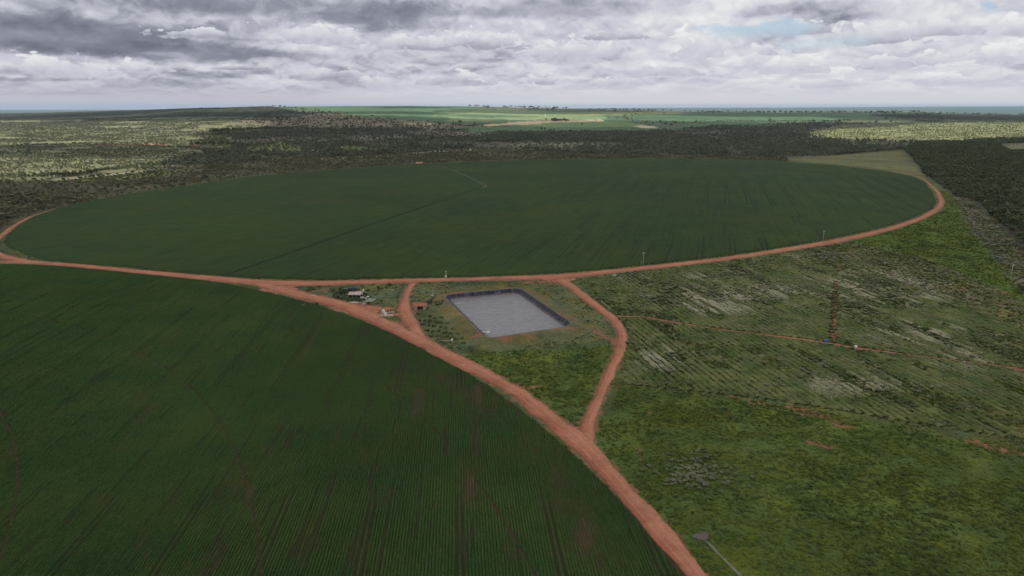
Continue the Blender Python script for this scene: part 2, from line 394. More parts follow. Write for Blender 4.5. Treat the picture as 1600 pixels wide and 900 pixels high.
plain('grey_steel', (.30, .32, .30), .5, .2, 2, .4)
def f_tile(t, b, o):
    co = t.n('ShaderNodeTexCoord').outputs['Object']
    wv_ = t.n('ShaderNodeTexWave', wave_type='BANDS', bands_direction='X', ins={'Scale': 1.6, 'Vector': co, 'Distortion': .3}).outputs['Fac']
    c = t.mix(t.noise(co, 1.1, 5, .7), (.34, .11, .075), (.52, .23, .15)); c = t.mix(t.m('MULTIPLY', wv_, .25), c, (.25, .09, .06))
    setcol(t, b, c); bumpit(t, b, wv_, .08)
mat('roof_tile', f_tile)
def f_liner(t, b, o):
    p = wpos(t); u = t.n('ShaderNodeAttribute', attribute_name='run').outputs['Fac']
    v = t.n('ShaderNodeAttribute', attribute_name='drop').outputs['Fac']
    st = t.noise(t.n('ShaderNodeCombineXYZ', ins={0: u, 1: t.m('MULTIPLY', v, .6), 2: 0.}).outputs[0], .45, 4, .7)
    c = t.mix(t.mapr(st, .4, .66), (.018, .019, .030), (.075, .08, .115))
    dust = t.mapr(t.m('ADD', v, t.m('MULTIPLY', t.m('SUBTRACT', t.noise(p, .25, 5), .5), .5)), .58, .72)
    c = t.mix(t.m('MULTIPLY', dust, .8), c, (.17, .13, .12))
    rim = t.mapr(v, .06, .10, 1, 0); c = t.mix(t.m('MULTIPLY', rim, .7), c, (.22, .20, .18))
    setcol(t, b, c); b.inputs['Roughness'].default_value = .6; b.inputs['Specular IOR Level'].default_value = .12
    bumpit(t, b, st, .5, .8)
mat('pond_sheeting', f_liner)
def f_water(t, b, o):
    p = wpos(t)
    h_ = t.m('ADD', t.noise(t.vm('MULTIPLY', p, (1, .6, 1)), 1.1, 4, .6), t.m('MULTIPLY', t.noise(p, .22, 3), 1.2))
    setcol(t, b, (.185, .182, .19)); t.link(t.mapr(t.noise(t.vm('MULTIPLY', p, (.35, 1, 1)), .12, 5, .65), .35, .68, .06, .34), b.inputs['Roughness']); b.inputs['IOR'].default_value = 1.33
    b.inputs['Specular IOR Level'].default_value = .5; bumpit(t, b, h_, .8, .45)
mat('water', f_water)
# ------------------------------------------------------------------ terrain heights
CX = np.array([-1500, -400, 0, 100, 250, 320, 400, 470, 650, 760, 870, 960, 1060, 1200, 1400, 1440, 1600, 2000, 3100])
CY = np.array([180, 179, 178, 177, 172.8, 170.3, 168.4, 166.4, 165.4, 166.6, 169.4, 171.4, 174.4, 175.2, 174.6, 177, 180, 181, 182])
FX = np.array([-1500, 0, 200, 400, 700, 1000, 1200, 1400, 1600, 3100]); FY = np.array([171.5, 171.5, 171, 171.5, 170, 168.5, 168, 166.8, 166, 166.])
D0, DC = 2700.0, 6600.0
def height(x, y):
    x = np.asarray(x, float); y = np.asarray(y, float)
    d = np.maximum(y, 1.0); col = 800+F*x/np.maximum(d/math.cos(P), 50)*.9995
    hc = H-(np.interp(col, CX, CY)-HY)/F*DC
    up = sst(y, D0, DC); h = hc*up**1.05
    roll = (fbm(x, y, 1800, 3)-.5)*26*sst(y, 2200, 4200)*(1-sst(y, DC-900, DC))
    dn = sst(y, DC, 9500); hb = h*(1-dn)+(-35)*dn
    hf = H-(np.interp(col, FX, FY)-HY)/F*34000+(fbm(x, y, 6200, 3)-.5)*40
    f2 = sst(y, 14000, 33500)
    hh = np.where(y > DC, hb*(1-f2)+hf*f2, h+roll)
    return np.where(y > D0-600, hh, 0.0)
# ------------------------------------------------------------------ roads and outlines, read off the photograph and laid on the ground
ROADS = {
 'ring': ([(-420, 423), (-200, 413), (-60, 410.5), (30, 409.5), (100, 413.5), (200, 423), (300, 432.5), (400, 441), (500, 443), (600, 440), (650, 438.5), (700, 437.3), (800, 435), (880, 432), (960, 424), (1050, 414.5), (1130, 405), (1200, 395), (1290, 380), (1350, 367.5), (1400, 355), (1440, 341), (1465, 327), (1472, 316), (1466, 301), (1452, 287), (1440, 278), (1420, 272), (1380, 266), (1320, 259)],
          [5]*3+[5.5, 5, 5, 5.5, 7.5, 7, 6.5, 6, 5.5, 6.5, 8, 6, 6, 5.5, 6, 6, 5.5, 4.6, 4.0, 3.8, 3.2, 2.6, 1.8, 1.3, 1.1, 1.0, .9]),
 'diagonal': ([(405, 443), (470, 461), (520, 473), (560, 487), (600, 505), (650, 530), (700, 556), (760, 586), (810, 614), (850, 646), (898, 685), (950, 737), (1000, 795), (1050, 853), (1092, 905), (1140, 965), (1230, 1080)],
              [5, 7, 7, 7, 6.5, 6, 5.2, 5, 4.8, 4.8, 4.8, 4.0, 3.6, 3.4, 3.2, 3.2, 3.2]),
 'loop': ([(872, 436), (895, 450), (930, 477), (960, 501), (972, 522), (968, 548), (953, 582), (936, 622), (920, 655), (914, 690)],
          [5, 4, 3.4, 3.1, 3.0, 3.1, 2.8, 2.4, 2.6, 4]),
 'yard': ([(646, 440), (639, 452), (633, 466), (632, 482), (640, 503), (652, 520), (672, 541)], [2.6, 2.2, 2.4, 4.2, 4.2, 3.6, 4.5]),
 'west': ([(-200, 385), (-40, 387), (0, 400), (40, 409)], [3.5, 4, 5, 5]),
 'far_west': ([(-60, 395), (-12, 378), (6, 366), (22, 353), (50, 338), (85, 327)], [3.5, 3.2, 2.8, 2.0, 1.4, .8]),
 'path': ([(966, 494), (1010, 496), (1060, 505), (1120, 514), (1180, 521.5), (1240, 529), (1290, 536), (1340, 544.5), (1410, 553), (1450, 558), (1510, 565), (1570, 573), (1640, 585)], [1., .8, .75, .75, .8, 1., 1.4, 1.1, .6, .4, .35, .7, .6]),
}
RC = {k: ([G(*p) for p in v[0]], v[1]) for k, v in ROADS.items()}
def resample(pts, wid, step):
    pts = np.array(pts); n = len(pts)
    P0 = np.vstack([2*pts[0]-pts[1], pts, 2*pts[-1]-pts[-2]]); outp = []; outw = []
    for i in range(n-1):
        a, b_, c, d = P0[i], P0[i+1], P0[i+2], P0[i+3]
        k = max(2, int(np.linalg.norm(c-b_)/step))
        for j in range(k):
            t = j/k
            outp.append(.5*((2*b_)+(c-a)*t+(2*a-5*b_+4*c-d)*t*t+(3*b_-a-3*c+d)*t**3)); outw.append(wid[i]*(1-t)+wid[i+1]*t)
    outp.append(pts[-1]); outw.append(wid[-1]); return np.array(outp), np.array(outw)
RS = {k: resample(v[0], v[1], 1.5) for k, v in RC.items()}
def road_dist(x, y, names=None, grow=0.0):
    """signed distance to the nearest road edge, negative on the road"""
    d = np.full(np.shape(x), 1e9)
    for k in (names or RC):
        pts, wd = RC[k]
        for i in range(len(pts)-1):
            (x0, y0), (x1, y1) = pts[i], pts[i+1]; vx, vy = x1-x0, y1-y0; L = vx*vx+vy*vy
            t = np.clip(((x-x0)*vx+(y-y0)*vy)/L, 0, 1)
            d = np.minimum(d, np.hypot(x-x0-t*vx, y-y0-t*vy)-(wd[i]*(1-t)+wd[i+1]*t))
    return d
FIELD_A = [(3, 380), (6, 371), (22, 354.5), (50, 338), (85, 327), (120, 318), (200, 303), (300, 289), (400, 275), (500, 267), (600, 259), (700, 254.5), (800, 251), (900, 249), (1000, 248), (1100, 248.5), (1200, 251), (1300, 258), (1380, 267), (1425, 275), (1445, 284), (1458, 300), (1464, 317), (1458, 326), (1436, 337), (1400, 350), (1350, 362.5), (1290, 375.5), (1200, 391), (1130, 401), (1050, 410.5), (960, 420), (900, 427), (800, 431), (700, 434), (600, 437), (500, 439), (400, 436.5), (300, 429), (200, 420), (100, 411), (60, 406), (30, 396), (10, 388)]
PA = np.array([G(*p) for p in FIELD_A])
CB = np.array([-448., 9.]); RB = 517.0                    # the near irrigated circle
POND = [G(693, 461, 2.6), G(812, 450, 2.6), G(897, 508, 2.6), G(761, 529, 2.6)]
# ------------------------------------------------------------------ ground classes (outline in photo pixels, base colour)
CLS = [
 ('plain', [(-3000, 150), (4600, 150), (4600, 3000), (-3000, 3000)], (.075, .095, .04)),
 ('far', [(-3000, 150), (4600, 150), (4600, 212), (-3000, 212)], (.075, .10, .055)),
 ('scrub', [(-2000, 182), (430, 185), (475, 198), (420, 262), (250, 290), (60, 325), (-150, 345), (-2000, 420)], (.155, .158, .088)),
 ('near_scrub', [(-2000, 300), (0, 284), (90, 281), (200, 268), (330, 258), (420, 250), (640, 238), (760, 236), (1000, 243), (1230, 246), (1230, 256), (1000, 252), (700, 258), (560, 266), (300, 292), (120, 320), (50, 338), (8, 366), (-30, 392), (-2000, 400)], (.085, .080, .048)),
 ('brown_slope', [(380, 186), (470, 174), (560, 181), (640, 189), (770, 199), (760, 212), (480, 212), (420, 205)], (.15, .125, .085)),
 ('middle_wood', [(215, 262), (290, 245), (350, 238), (372, 226), (352, 214), (400, 207), (440, 203), (600, 200), (740, 205), (990, 201), (1130, 196), (1290, 193), (1430, 198), (1270, 207), (1300, 219), (1430, 222), (1440, 240), (1230, 246), (1000, 243), (760, 236), (560, 243), (430, 250), (330, 258)], (.085, .080, .055)),
 ('clearing', [(640, 206), (700, 205), (770, 207), (765, 214), (690, 216), (640, 211)], (.15, .12, .10)),
 ('clearing', [(780, 226), (860, 222), (960, 224), (900, 230), (800, 232)], (.15, .155, .10)),
 ('clearing', [(1040, 210), (1120, 208), (1160, 211), (1060, 213)], (.17, .17, .11)),
 ('clearing', [(560, 212), (640, 211), (640, 217), (570, 218)], (.13, .12, .095)),
 ('clearing', [(440, 207), (540, 208), (540, 212), (450, 212)], (.12, .12, .08)),
 ('clearing', [(345, 221), (440, 214), (560, 218), (600, 224), (480, 222), (380, 226)], (.135, .12, .095)),
 ('glade', [(395, 226), (440, 222), (475, 230), (470, 241), (400, 243), (380, 238)], (.12, .15, .05)),
 ('glade', [(530, 228), (560, 229), (600, 233), (595, 237), (540, 238)], (.11, .15, .06)),
 ('ridge_crop', [(405, 162), (470, 162), (650, 162), (780, 164), (870, 167), (960, 170), (990, 190), (820, 196), (700, 192), (560, 181)], (.075, .125, .065)),
 ('ridge_top', [(700, 163), (800, 163), (1100, 172), (1080, 178), (960, 175.5), (860, 172.5), (760, 170)], (.10, .10, .07)),
 ('pale_crop', [(690, 173), (790, 171.5), (900, 176), (960, 184), (900, 188), (740, 191), (690, 185)], (.16, .21, .105)),
 ('dark_crop', [(690, 179), (800, 180), (830, 183), (740, 184)], (.07, .12, .07)),
 ('pale_crop', [(900, 176), (1060, 174.5), (1070, 178), (950, 180), (890, 181)], (.20, .22, .10)),
 ('dark_crop', [(990, 181), (1100, 177), (1380, 178), (1400, 184), (1330, 190), (1150, 192), (1000, 190)], (.07, .12, .065)),
 ('pale_crop', [(880, 188), (985, 190), (1010, 198), (890, 199), (800, 197)], (.13, .19, .08)),
 ('dark_crop', [(700, 199), (1040, 199), (1130, 191), (1270, 193), (1130, 197), (1000, 206), (740, 207)], (.07, .12, .06)),
 ('stubble', [(745, 195), (800, 191), (860, 188.4), (928, 187), (935, 189), (860, 192), (800, 195), (760, 197)], (.50, .40, .26)),
 ('stubble', [(990, 195.5), (1020, 197), (1040, 200.5), (1010, 199.5)], (.50, .40, .28)),
 ('stubble', [(612, 192), (660, 193), (655, 195.5), (625, 195)], (.36, .32, .20)),
 ('left_ridge', [(-2000, 190), (-2000, 170), (100, 171), (250, 169), (330, 165), (405, 164), (440, 170), (480, 179), (430, 184), (330, 182), (100, 187)], (.035, .045, .03)),  # dark ground colour stands in for the cloud shade on this ridge
 ('right_ridge', [(1360, 180), (1440, 179), (1600, 181), (2600, 182), (2600, 191), (1560, 191), (1450, 190)], (.045, .05, .035)),
 ('pale_crop', [(1290, 187), (1400, 188), (1405, 191), (1320, 192)], (.24, .25, .13)),
 ('savanna', [(1255, 208), (1330, 201), (1440, 193), (1560, 192), (2600, 188), (2600, 214), (1600, 214), (1500, 221), (1400, 221), (1290, 218)], (.175, .18, .085)),
 ('meadow', [(1225, 249), (1330, 241), (1410, 234), (1448, 277), (1440, 282), (1380, 264), (1300, 256)], (.125, .125, .055)),
 ('right_wood', [(1412, 233), (1430, 222), (1500, 221), (1600, 214), (2600, 214), (3600, 900), (1600, 462), (1560, 412), (1512, 352), (1486, 300), (1450, 276)], (.045, .045, .03)),
 ('grass_patch', [(1560, 224), (1640, 222), (1660, 234), (1580, 236)], (.14, .14, .08)),
 ('sandy', [(1484, 306), (1520, 312), (1560, 350), (1605, 395), (1700, 470), (1700, 520), (1600, 458), (1545, 392), (1512, 350)], (.125, .112, .075)),
 ('lush', [(1455, 290), (1486, 302), (1512, 352), (1560, 412), (1600, 462), (1700, 560), (1560, 450), (1440, 402), (1330, 378), (1410, 357), (1478, 326)], (.085, .125, .022)),
 ('brownish', [(1330, 380), (1440, 402), (1600, 470), (1800, 560), (1800, 600), (1600, 520), (1440, 445), (1320, 400)], (.165, .135, .08)),
 ('weeds', [(905, 435), (1130, 408), (1330, 378), (1320, 400), (1440, 445), (1800, 600), (1800, 720), (1480, 670), (1300, 640), (1180, 622), (980, 600), (975, 520), (930, 470)], (.105, .108, .050)),
 ('lush', [(975, 600), (1180, 625), (1480, 680), (1800, 740), (2400, 1400), (1300, 1400), (925, 680)], (.078, .108, .024)),
 ('lush', [(700, 555), (850, 640), (905, 665), (950, 580), (965, 540), (880, 545), (780, 548)], (.086, .118, .026)),
 ('yard', [(470, 452), (640, 440), (700, 440), (690, 470), (760, 540), (690, 545), (560, 480)], (.10, .115, .052)),
 ('berm', [(640, 460), (690, 450), (800, 443), (880, 445), (950, 505), (960, 530), (780, 550), (740, 535), (700, 500)], (.115, .118, .052)),
]
SOILS = [  # polyline px, radius m, strength
 ([(1312, 385), (1309, 430)], 2.2, .55), ([(1308, 440), (1306, 470), (1304, 500), (1303, 532)], 2.0, .78),
 ([(1150, 622), (1200, 633), (1255, 643), (1290, 650), (1310, 662)], 4.0, .66), ([(1255, 645), (1285, 650)], 3.5, .9),
 ([(1400, 668), (1440, 674)], 1.4, .7), ([(1520, 692), (1560, 700), (1620, 712)], 3.5, .85), ([(1310, 662), (1520, 692)], 2.2, .42),
 ([(1265, 690), (1290, 697)], 3.0, .72), ([(1010, 645), (1030, 647)], 2.5, .6), ([(1130, 645), (1160, 648)], 2.5, .5),
 ([(1570, 573), (1620, 585)], 1.6, .8), ([(900, 515), (925, 512), (938, 520), (955, 535)], 3.2, .62), ([(862, 478), (885, 485)], 3, .5),
 ([(800, 600), (840, 605)], 3, .66), ([(757, 535), (770, 532)], 2.6, .62), ([(760, 545), (758, 560)], 1.6, .6), ([(690, 490), (715, 515)], 3, .4),
 ([(535, 482), (600, 485), (640, 482)], 5.0, .95), ([(560, 478), (590, 490)], 7, 1.0), ([(820, 441), (870, 441)], 4.5, .8), ([(480, 455), (520, 452)], 4, .55), ([(1000, 700), (1003, 730)], 2.2, .5),
 ([(1380, 395), (1600, 480)], 7, .36), ([(890, 470), (880, 500)], 3.5, .4), ([(605, 482), (635, 486)], 2, .9), ([(640, 488), (655, 484)], 2.5, .8)]
PALES = [((960, 432), (70, 16), .5), ((1110, 470), (110, 26), .72), ((1240, 450), (90, 24), .6), ((1390, 450), (140, 40), .62), ((1440, 520), (120, 30), .5),
         ((1130, 430), (90, 14), .5), ((1330, 600), (150, 28), .42), ((1030, 560), (60, 30), .48), ((1510, 560), (90, 30), .42), ((1085, 742), (45, 14), .5), ((1280, 400), (70, 10), .5), ((455, 0), (1, 1), 0),
         ((530, 460), (40, 8), .45), ((580, 468), (14, 12), .5), ((830, 605), (16, 8), .5), ((1100, 700), (25, 9), .4)]
def paint(x, y, z):
    px, py = proj(x, y, z); front = y > 20
    d = np.hypot(x, y)
    jx = (fbm(x, y, 60, 3)-.5)*9+(fbm(x-700, y+300, 260, 4)-.5)*90*sst(d, 2300, 3200)*(1-sst(d, 4500, 6000)); jy = (fbm(x+999, y, 45, 3)-.5)*np.clip(900/np.maximum(d, 60), .5, 12)
    cid = np.zeros(np.shape(x), int)
    for i, (nm, poly, c) in enumerate(CLS):
        cid[inpoly(px+jx, py+jy, poly) & front] = i
    return cid, px, py
print('building ground')
def graded(a, b, s, grow, far_a, far_b, smax=900):
    xs = [a]; 
    while xs[-1] < b: xs.append(xs[-1]+s)
    k = s
    while xs[-1] < far_b: k = min(k*grow, smax); xs.append(xs[-1]+k)
    k = s; lo = [a]
    while lo[-1] > far_a: k = min(k*grow, smax); lo.append(lo[-1]-k)
    return np.array(lo[:0:-1]+xs)
gx = graded(-700, 760, 3.2, 1.035, -32000, 32000)
gy = graded(120, 1000, 3.2, 1.018, -2500, 36000, 300)
def grid_mesh(X, Y):
    ny, nx = X.shape; idx = np.arange(nx*ny).reshape(ny, nx)
    return np.stack([idx[:-1, :-1], idx[:-1, 1:], idx[1:, 1:], idx[1:, :-1]], -1).reshape(-1, 4)
X, Y = np.meshgrid(gx, gy); Z = height(X, Y)
print('ground verts', X.size)
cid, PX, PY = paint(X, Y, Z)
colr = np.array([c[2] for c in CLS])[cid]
fc = sst(Y, DC+500, DC+2500)[..., None]; colr = colr*(1-fc)+np.array([.06, .085, .05])*fc
for _ in range(1):
    k = colr.copy(); k[1:-1, 1:-1] = (colr[1:-1, 1:-1]*2+colr[:-2, 1:-1]+colr[2:, 1:-1]+colr[1:-1, :-2]+colr[1:-1, 2:])/6; colr = k
soil = np.zeros(X.shape)
near = (Y > 120) & (Y < 1000) & (np.abs(X) < 760)
xn, yn = X[near], Y[near]; sv = np.zeros(len(xn))
for pts, r_, st in SOILS:
    d = segdist(xn, yn, [G(*p) for p in pts]); sv = np.maximum(sv, st*np.exp(-(d/r_)**2*.7))
rd = road_dist(xn, yn); sv = np.maximum(sv, .62*np.exp(-np.maximum(rd, 0)/2.2))
soil[near] = sv
pl = np.zeros(X.shape); NCL = [c[0] for c in CLS]
def pale_at(px, py):
    v = .36*np.exp(-(((px-1270)/300)**2+((py-460)/70)**2))
    for (cx, cy), (rx, ry), a in PALES: v = np.maximum(v, 1.18*a*np.exp(-(((px-cx)/rx)**2+((py-cy)/ry)**2)))
    return v
pl[near] = pale_at(PX[near], PY[near])
sc = np.isin(cid, [NCL.index('scrub')]); soil[sc] = np.maximum(soil[sc], sst(fbm(X[sc], Y[sc], 260, 4), .62, .76)*.42)
far_soil = segdist(PX, PY, [(155, 228), (172, 226)]) < 1.6
far_soil |= segdist(PX, PY, [(190, 227), (262, 226)]) < 1.2
far_soil |= (segdist(PX, PY, [(295, 227), (310, 227)]) < 1.0)
soil[far_soil & (Y > 1000)] = .8
track = segdist(PX, PY, [(85, 281), (130, 277), (180, 272), (232, 267)])
colr[(track < 1.6) & (Y > 900)] = (.36, .33, .2)
band = inpoly(PX, PY, [(120, 282), (240, 268), (300, 266), (260, 274), (150, 283)]); colr[band] = (.17, .20, .07)
creek = segdist(PX, PY, [(505, 248), (570, 245), (620, 242), (680, 236), (740, 234)]); colr[(creek < 1.1) & (fbm(X, Y, 60, 3) > .42)] = (.34, .33, .27)
# the ground leaves room for the pond basin
from_pond = inpoly(X, Y, POND); Z = Z.copy(); Z[from_pond] -= 2.5
V = np.stack([X, Y, Z], -1).reshape(-1, 3)
ground = mesh_obj('ground', V, grid_mesh(X, Y), MATS['ground_cover'], smooth=True); tag(ground, kind='structure')
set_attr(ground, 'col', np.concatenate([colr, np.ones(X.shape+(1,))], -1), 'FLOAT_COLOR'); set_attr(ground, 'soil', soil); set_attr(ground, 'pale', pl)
# ------------------------------------------------------------------ haze
hz = MB(); hz.box(-33000, 33000, -3000, 37500, -60, 152)
def f_haze():
    m_ = bpy.data.materials.new('haze'); m_.use_nodes = True; t = NT(m_.node_tree); o_ = t.n('ShaderNodeOutputMaterial')
    v = t.n('ShaderNodeVolumePrincipled', ins={'Color': (.58, .76, 1.0, 1), 'Density': HAZE, 'Anisotropy': .2}); t.link(v.outputs[0], o_.inputs['Volume']); return m_
haze = hz.build('haze', f_haze()); tag(haze, 'thin pale blue haze filling the air over the whole plain', 'haze', kind='stuff')
# ------------------------------------------------------------------ unseen cloud deck, added overhead and cut to shade the farm around sunlit gaps
def f_cloud():
    m_ = bpy.data.materials.new('cloud'); m_.use_nodes = True; t = NT(m_.node_tree); o_ = t.n('ShaderNodeOutputMaterial')
    d = t.n('ShaderNodeBsdfDiffuse', ins={0: (.9, .9, .92, 1)}); tl = t.n('ShaderNodeBsdfTranslucent', ins={0: (.92, .92, .94, 1)})
    a = t.n('ShaderNodeMixShader', ins={0: .47}); t.link(d.outputs[0], a.inputs[1]); t.link(tl.outputs[0], a.inputs[2])
    tr = t.n('ShaderNodeBsdfTransparent'); b = t.n('ShaderNodeMixShader', ins={0: DECK_CLEAR}); t.link(a.outputs[0], b.inputs[1]); t.link(tr.outputs[0], b.inputs[2])
    t.link(b.outputs[0], o_.inputs[0]); return m_
CB_Z = 1300.0
off = sdir[:2]/sdir[2]*CB_Z
cs = 60.0; cxs = np.arange(-5400, 5401, cs); cys = np.arange(-4200, 6001, cs)
CXg, CYg = np.meshgrid(cxs, cys); gxx, gyy = CXg-off[0], CYg-off[1]        # the ground point each cell shades
hzz = height(gxx, gyy); gpx, gpy = proj(gxx, gyy, hzz)
lit = inpoly(gpx, gpy, [(-1600, 184), (330, 184), (440, 188), (470, 197), (430, 201), (330, 207), (345, 226), (330, 252), (250, 268), (60, 284), (-300, 300), (-1600, 330)])
lit |= inpoly(gpx, gpy, [(1240, 214), (1250, 203), (1330, 196), (1400, 191), (1600, 189), (2600, 188), (2600, 214), (1500, 219), (1380, 221)])
lit &= gyy > 300
th = np.where(lit, np.where(gxx < 0, -.20, -.38), .40)
for _ in range(2):
    k = th.copy(); k[1:-1, 1:-1] = (th[1:-1, 1:-1]+th[:-2, 1:-1]+th[2:, 1:-1]+th[1:-1, :-2]+th[1:-1, 2:])/5; th = k
ridge = sst(gyy, 3900, 4600)
th = th*(1-ridge)+ridge*(-.05)
th = th+(fbm(CXg*.5, CYg, 620, 5)-.5)*(.30+1.2*ridge+.9*(th < 0)*(gxx < 0))
edge = np.minimum.reduce([CXg-cxs[0], cxs[-1]-CXg, CYg-cys[0], cys[-1]-CYg]); th -= (1-sst(edge, 0, 500))*.9
el_ok = np.hypot(CXg, CYg) < 6500; th[~el_ok] = -.5
on = th > 0; cell = on[:-1, :-1] | on[1:, :-1] | on[:-1, 1:] | on[1:, 1:]
idx = np.arange(CXg.size).reshape(CXg.shape); N = CXg.size
t_ = np.maximum(th, 0.015); top = CB_Z+np.sqrt(t_)*260*(.7+.6*fbm(CXg, CYg, 240, 4)); bot = CB_Z-12*fbm(CXg, CYg, 400, 3)-np.sqrt(t_)*30
Vc = np.concatenate([np.stack([CXg, CYg, top], -1).reshape(-1, 3), np.stack([CXg, CYg, bot], -1).reshape(-1, 3)])
a, b, c, d = idx[:-1, :-1][cell], idx[:-1, 1:][cell], idx[1:, 1:][cell], idx[1:, :-1][cell]
Ft = np.stack([a, b, c, d], -1); Fb = np.stack([d, c, b, a], -1)+N
ed = {}
E4 = np.concatenate([Ft[:, [0, 1]], Ft[:, [1, 2]], Ft[:, [2, 3]], Ft[:, [3, 0]]])
key = E4[:, 0]*N+E4[:, 1]; rev = E4[:, 1]*N+E4[:, 0]; bd = E4[~np.isin(key, rev)]
Fs = np.stack([bd[:, 1], bd[:, 0], bd[:, 0]+N, bd[:, 1]+N], -1)
cloud = mesh_obj('shade_cloud_deck', Vc, np.concatenate([Ft, Fb, Fs]), f_cloud(), smooth=True); tag(cloud, kind='structure')
# ------------------------------------------------------------------ dirt roads
def ribbon(name, key, z, matl, jit=.75, cols=9):
    C_, Wd = RS[key]; T = np.gradient(C_, axis=0); T /= np.linalg.norm(T, axis=1)[:, None]; Nn = np.stack([-T[:, 1], T[:, 0]], 1)
    n = len(C_); s_ = np.arange(n)*1.5
    jl = (fbm(s_, s_*0+3.7+z*900, 13, 4)-.55)*2; jr = (fbm(s_, s_*0+71.3+z*900, 13, 4)-.55)*2; Wd = Wd*.92
    us = np.linspace(-1, 1, cols); V = []; A = []
    wl = Wd+jl*jit*(Wd**.6); wr = Wd+jr*jit*(Wd**.6)
    for u in us:
        ww = np.where(u < 0, wl, wr)*u
        V.append(np.c_[C_+Nn*ww[:, None], np.full(n, z)-abs(u)**6*0]); A.append(np.full(n, u))
    V = np.stack(V, 1); A = np.stack(A, 1)
    idx = np.arange(n*cols).reshape(n, cols)
    Fc = np.stack([idx[:-1, :-1], idx[1:, :-1], idx[1:, 1:], idx[:-1, 1:]], -1).reshape(-1, 4)[:, ::-1]
    o = mesh_obj(name, V.reshape(-1, 3), Fc, matl); set_attr(o, 'across', A.reshape(-1)); tag(o, kind='structure'); return o
for i, k in enumerate(('far_west', 'west', 'loop', 'yard', 'ring', 'diagonal', 'path')):
    ribbon('dirt_path' if k == 'path' else 'dirt_road', k, .05+.012*i, MATS['dirt'])
# grass islands between the wheel tracks at the western junction
def blob_sheet(name, px, py, rx, ry, z, matl, n=28, jit=.25, kind='structure'):
    cx, cy = G(px, py); V = [(cx, cy, z)]
    for i in range(n):
        a = 2*math.pi*i/n; r = 1+random.uniform(-jit, jit); V.append((cx+math.cos(a)*rx*r, cy+math.sin(a)*ry*r, z))
    o = mesh_obj(name, V, [(0, 1+i, 1+(i+1) % n) for i in range(n)], matl); set_attr(o, 'across', np.zeros(len(V))); tag(o, kind=kind); return o
for n_z, a_ in enumerate(((436, 450, 13, 14), (548, 480, 10, 8), (600, 492, 9, 5), (572, 485, 17, 9), (870, 437, 13, 7))): blob_sheet('dirt_road', a_[0], a_[1], a_[2], a_[3], .026+.005*n_z, MATS['dirt'])
# ------------------------------------------------------------------ near field: every crop row a ridge of leaves
print('crop rows')
dV = np.array([-85., 1104.6]); dV /= np.linalg.norm(dV); nV = np.array([dV[1], -dV[0]])
SP = .9; STEP = 1.1
RINGS = [(343.5, .55), (408.5, .45), (477.0, .38)]
for pts_, nm_ in (([(200, 540), (300, 600), (360, 680), (385, 760), (392, 880)], 'b'), ([(560, 560), (640, 640), (700, 710), (760, 790)], 'c'), ([(290, 437), (400, 455), (470, 475)], 'd')):
    print(nm_, [round(float(np.hypot(*(np.array(G(*p))-CB))), 1) for p in pts_])
ks = np.arange(-560, 330); ss = np.arange(90, 640, STEP)
K, S = np.meshgrid(ks*SP, ss, indexing='ij')
jit = (vnoise(K*9, S, 14)-.5)*.1
XR = nV[0]*(K+jit)+dV[0]*S; YR = nV[1]*(K+jit)+dV[1]*S
px, py = proj(XR, YR, np.zeros_like(XR)); rr = np.hypot(XR-CB[0], YR-CB[1])
ins = (rr < RB-1.0-2.0*fbm(XR, YR, 7, 3)) & (px > -160) & (px < 1250) & (py < 990) & (YR > 100)
rdm = np.full(XR.shape, 50.); sel = ins & (rr > RB-40)
rdm[sel] = road_dist(XR[sel], YR[sel], ['ring', 'diagonal', 'west', 'yard']); ins &= rdm > .4
# thin stand: brown bare streaks, as in the photograph
bare = np.zeros(XR.shape)
BARE = [((390, 760), (14, 40), .75), ((225, 850), (20, 36), .5), ((265, 775), (12, 14), .55), ((30, 745), (18, 26), .45), ((618, 590), (14, 22), .7), ((735, 610), (50, 26), .55), ((690, 590), (20, 8), .6),
        ((735, 760), (14, 30), .85), ((745, 690), (14, 60), .5), ((870, 740), (26, 40), .6), ((915, 830), (22, 60), .8), ((795, 860), (16, 30), .5), ((575, 740), (14, 14), .4), ((610, 780), (20, 20), .35), ((460, 512), (12, 16), .6), ((518, 505), (12, 5), .7),
        ((330, 870), (26, 22), .5), ((300, 890), (20, 20), .4), ((440, 665), (40, 10), .4), ((500, 850), (40, 10), .3), ((780, 640), (40, 20), .5), ((870, 790), (20, 26), .6), ((360, 700), (20, 10), .3), ((570, 700), (10, 40), .3), ((950, 880), (30, 30), .5), ((840, 690), (24, 30), .45)]
for (cx, cy), (rx, ry), a_ in BARE: bare = np.maximum(bare, a_*np.exp(-(((px-cx)/rx)**2+((py-cy)/ry)**2)))
st = fbm(K, S*.09, 6, 4)
sk = fbm(K*1.6, S*.13, 3.2, 4); bare = np.clip(bare*.9*sst(sk+.35*(fbm(XR, YR, 16, 4)-.5), .34, .62)*(.55+.9*fbm(XR+50, YR, 9, 4)), 0, 1)+.5*sst(st, .64, .80)*sst(fbm(XR, YR, 50, 3), .4, .6)
bare = np.clip(bare, 0, 1)
ring = np.zeros(XR.shape)
for r0, w_ in RINGS: ring = np.maximum(ring, np.exp(-((rr-r0)/w_)**2))
ring = np.maximum(ring, .7*np.exp(-((rr-500.5)/.5)**2)*sst(fbm(XR, YR, 60, 2), .3, .5)); ring = np.maximum(ring, .5*np.exp(-((rr-504)/.45)**2))
tram = np.zeros(XR.shape); ph = np.mod(K+6, 27.0)
tn = sst(fbm(K*.3, S, 70, 3), .30, .48)
for t0 in (3.0, 5.2): tram = np.maximum(tram, (np.abs(ph-t0) < .5)*tn)
skip = sst(fbm(K*2.2, S*.12, 4, 3), .70, .76)*.7
thin = np.maximum.reduce([bare*.75, ring, tram*.6, skip*.75])
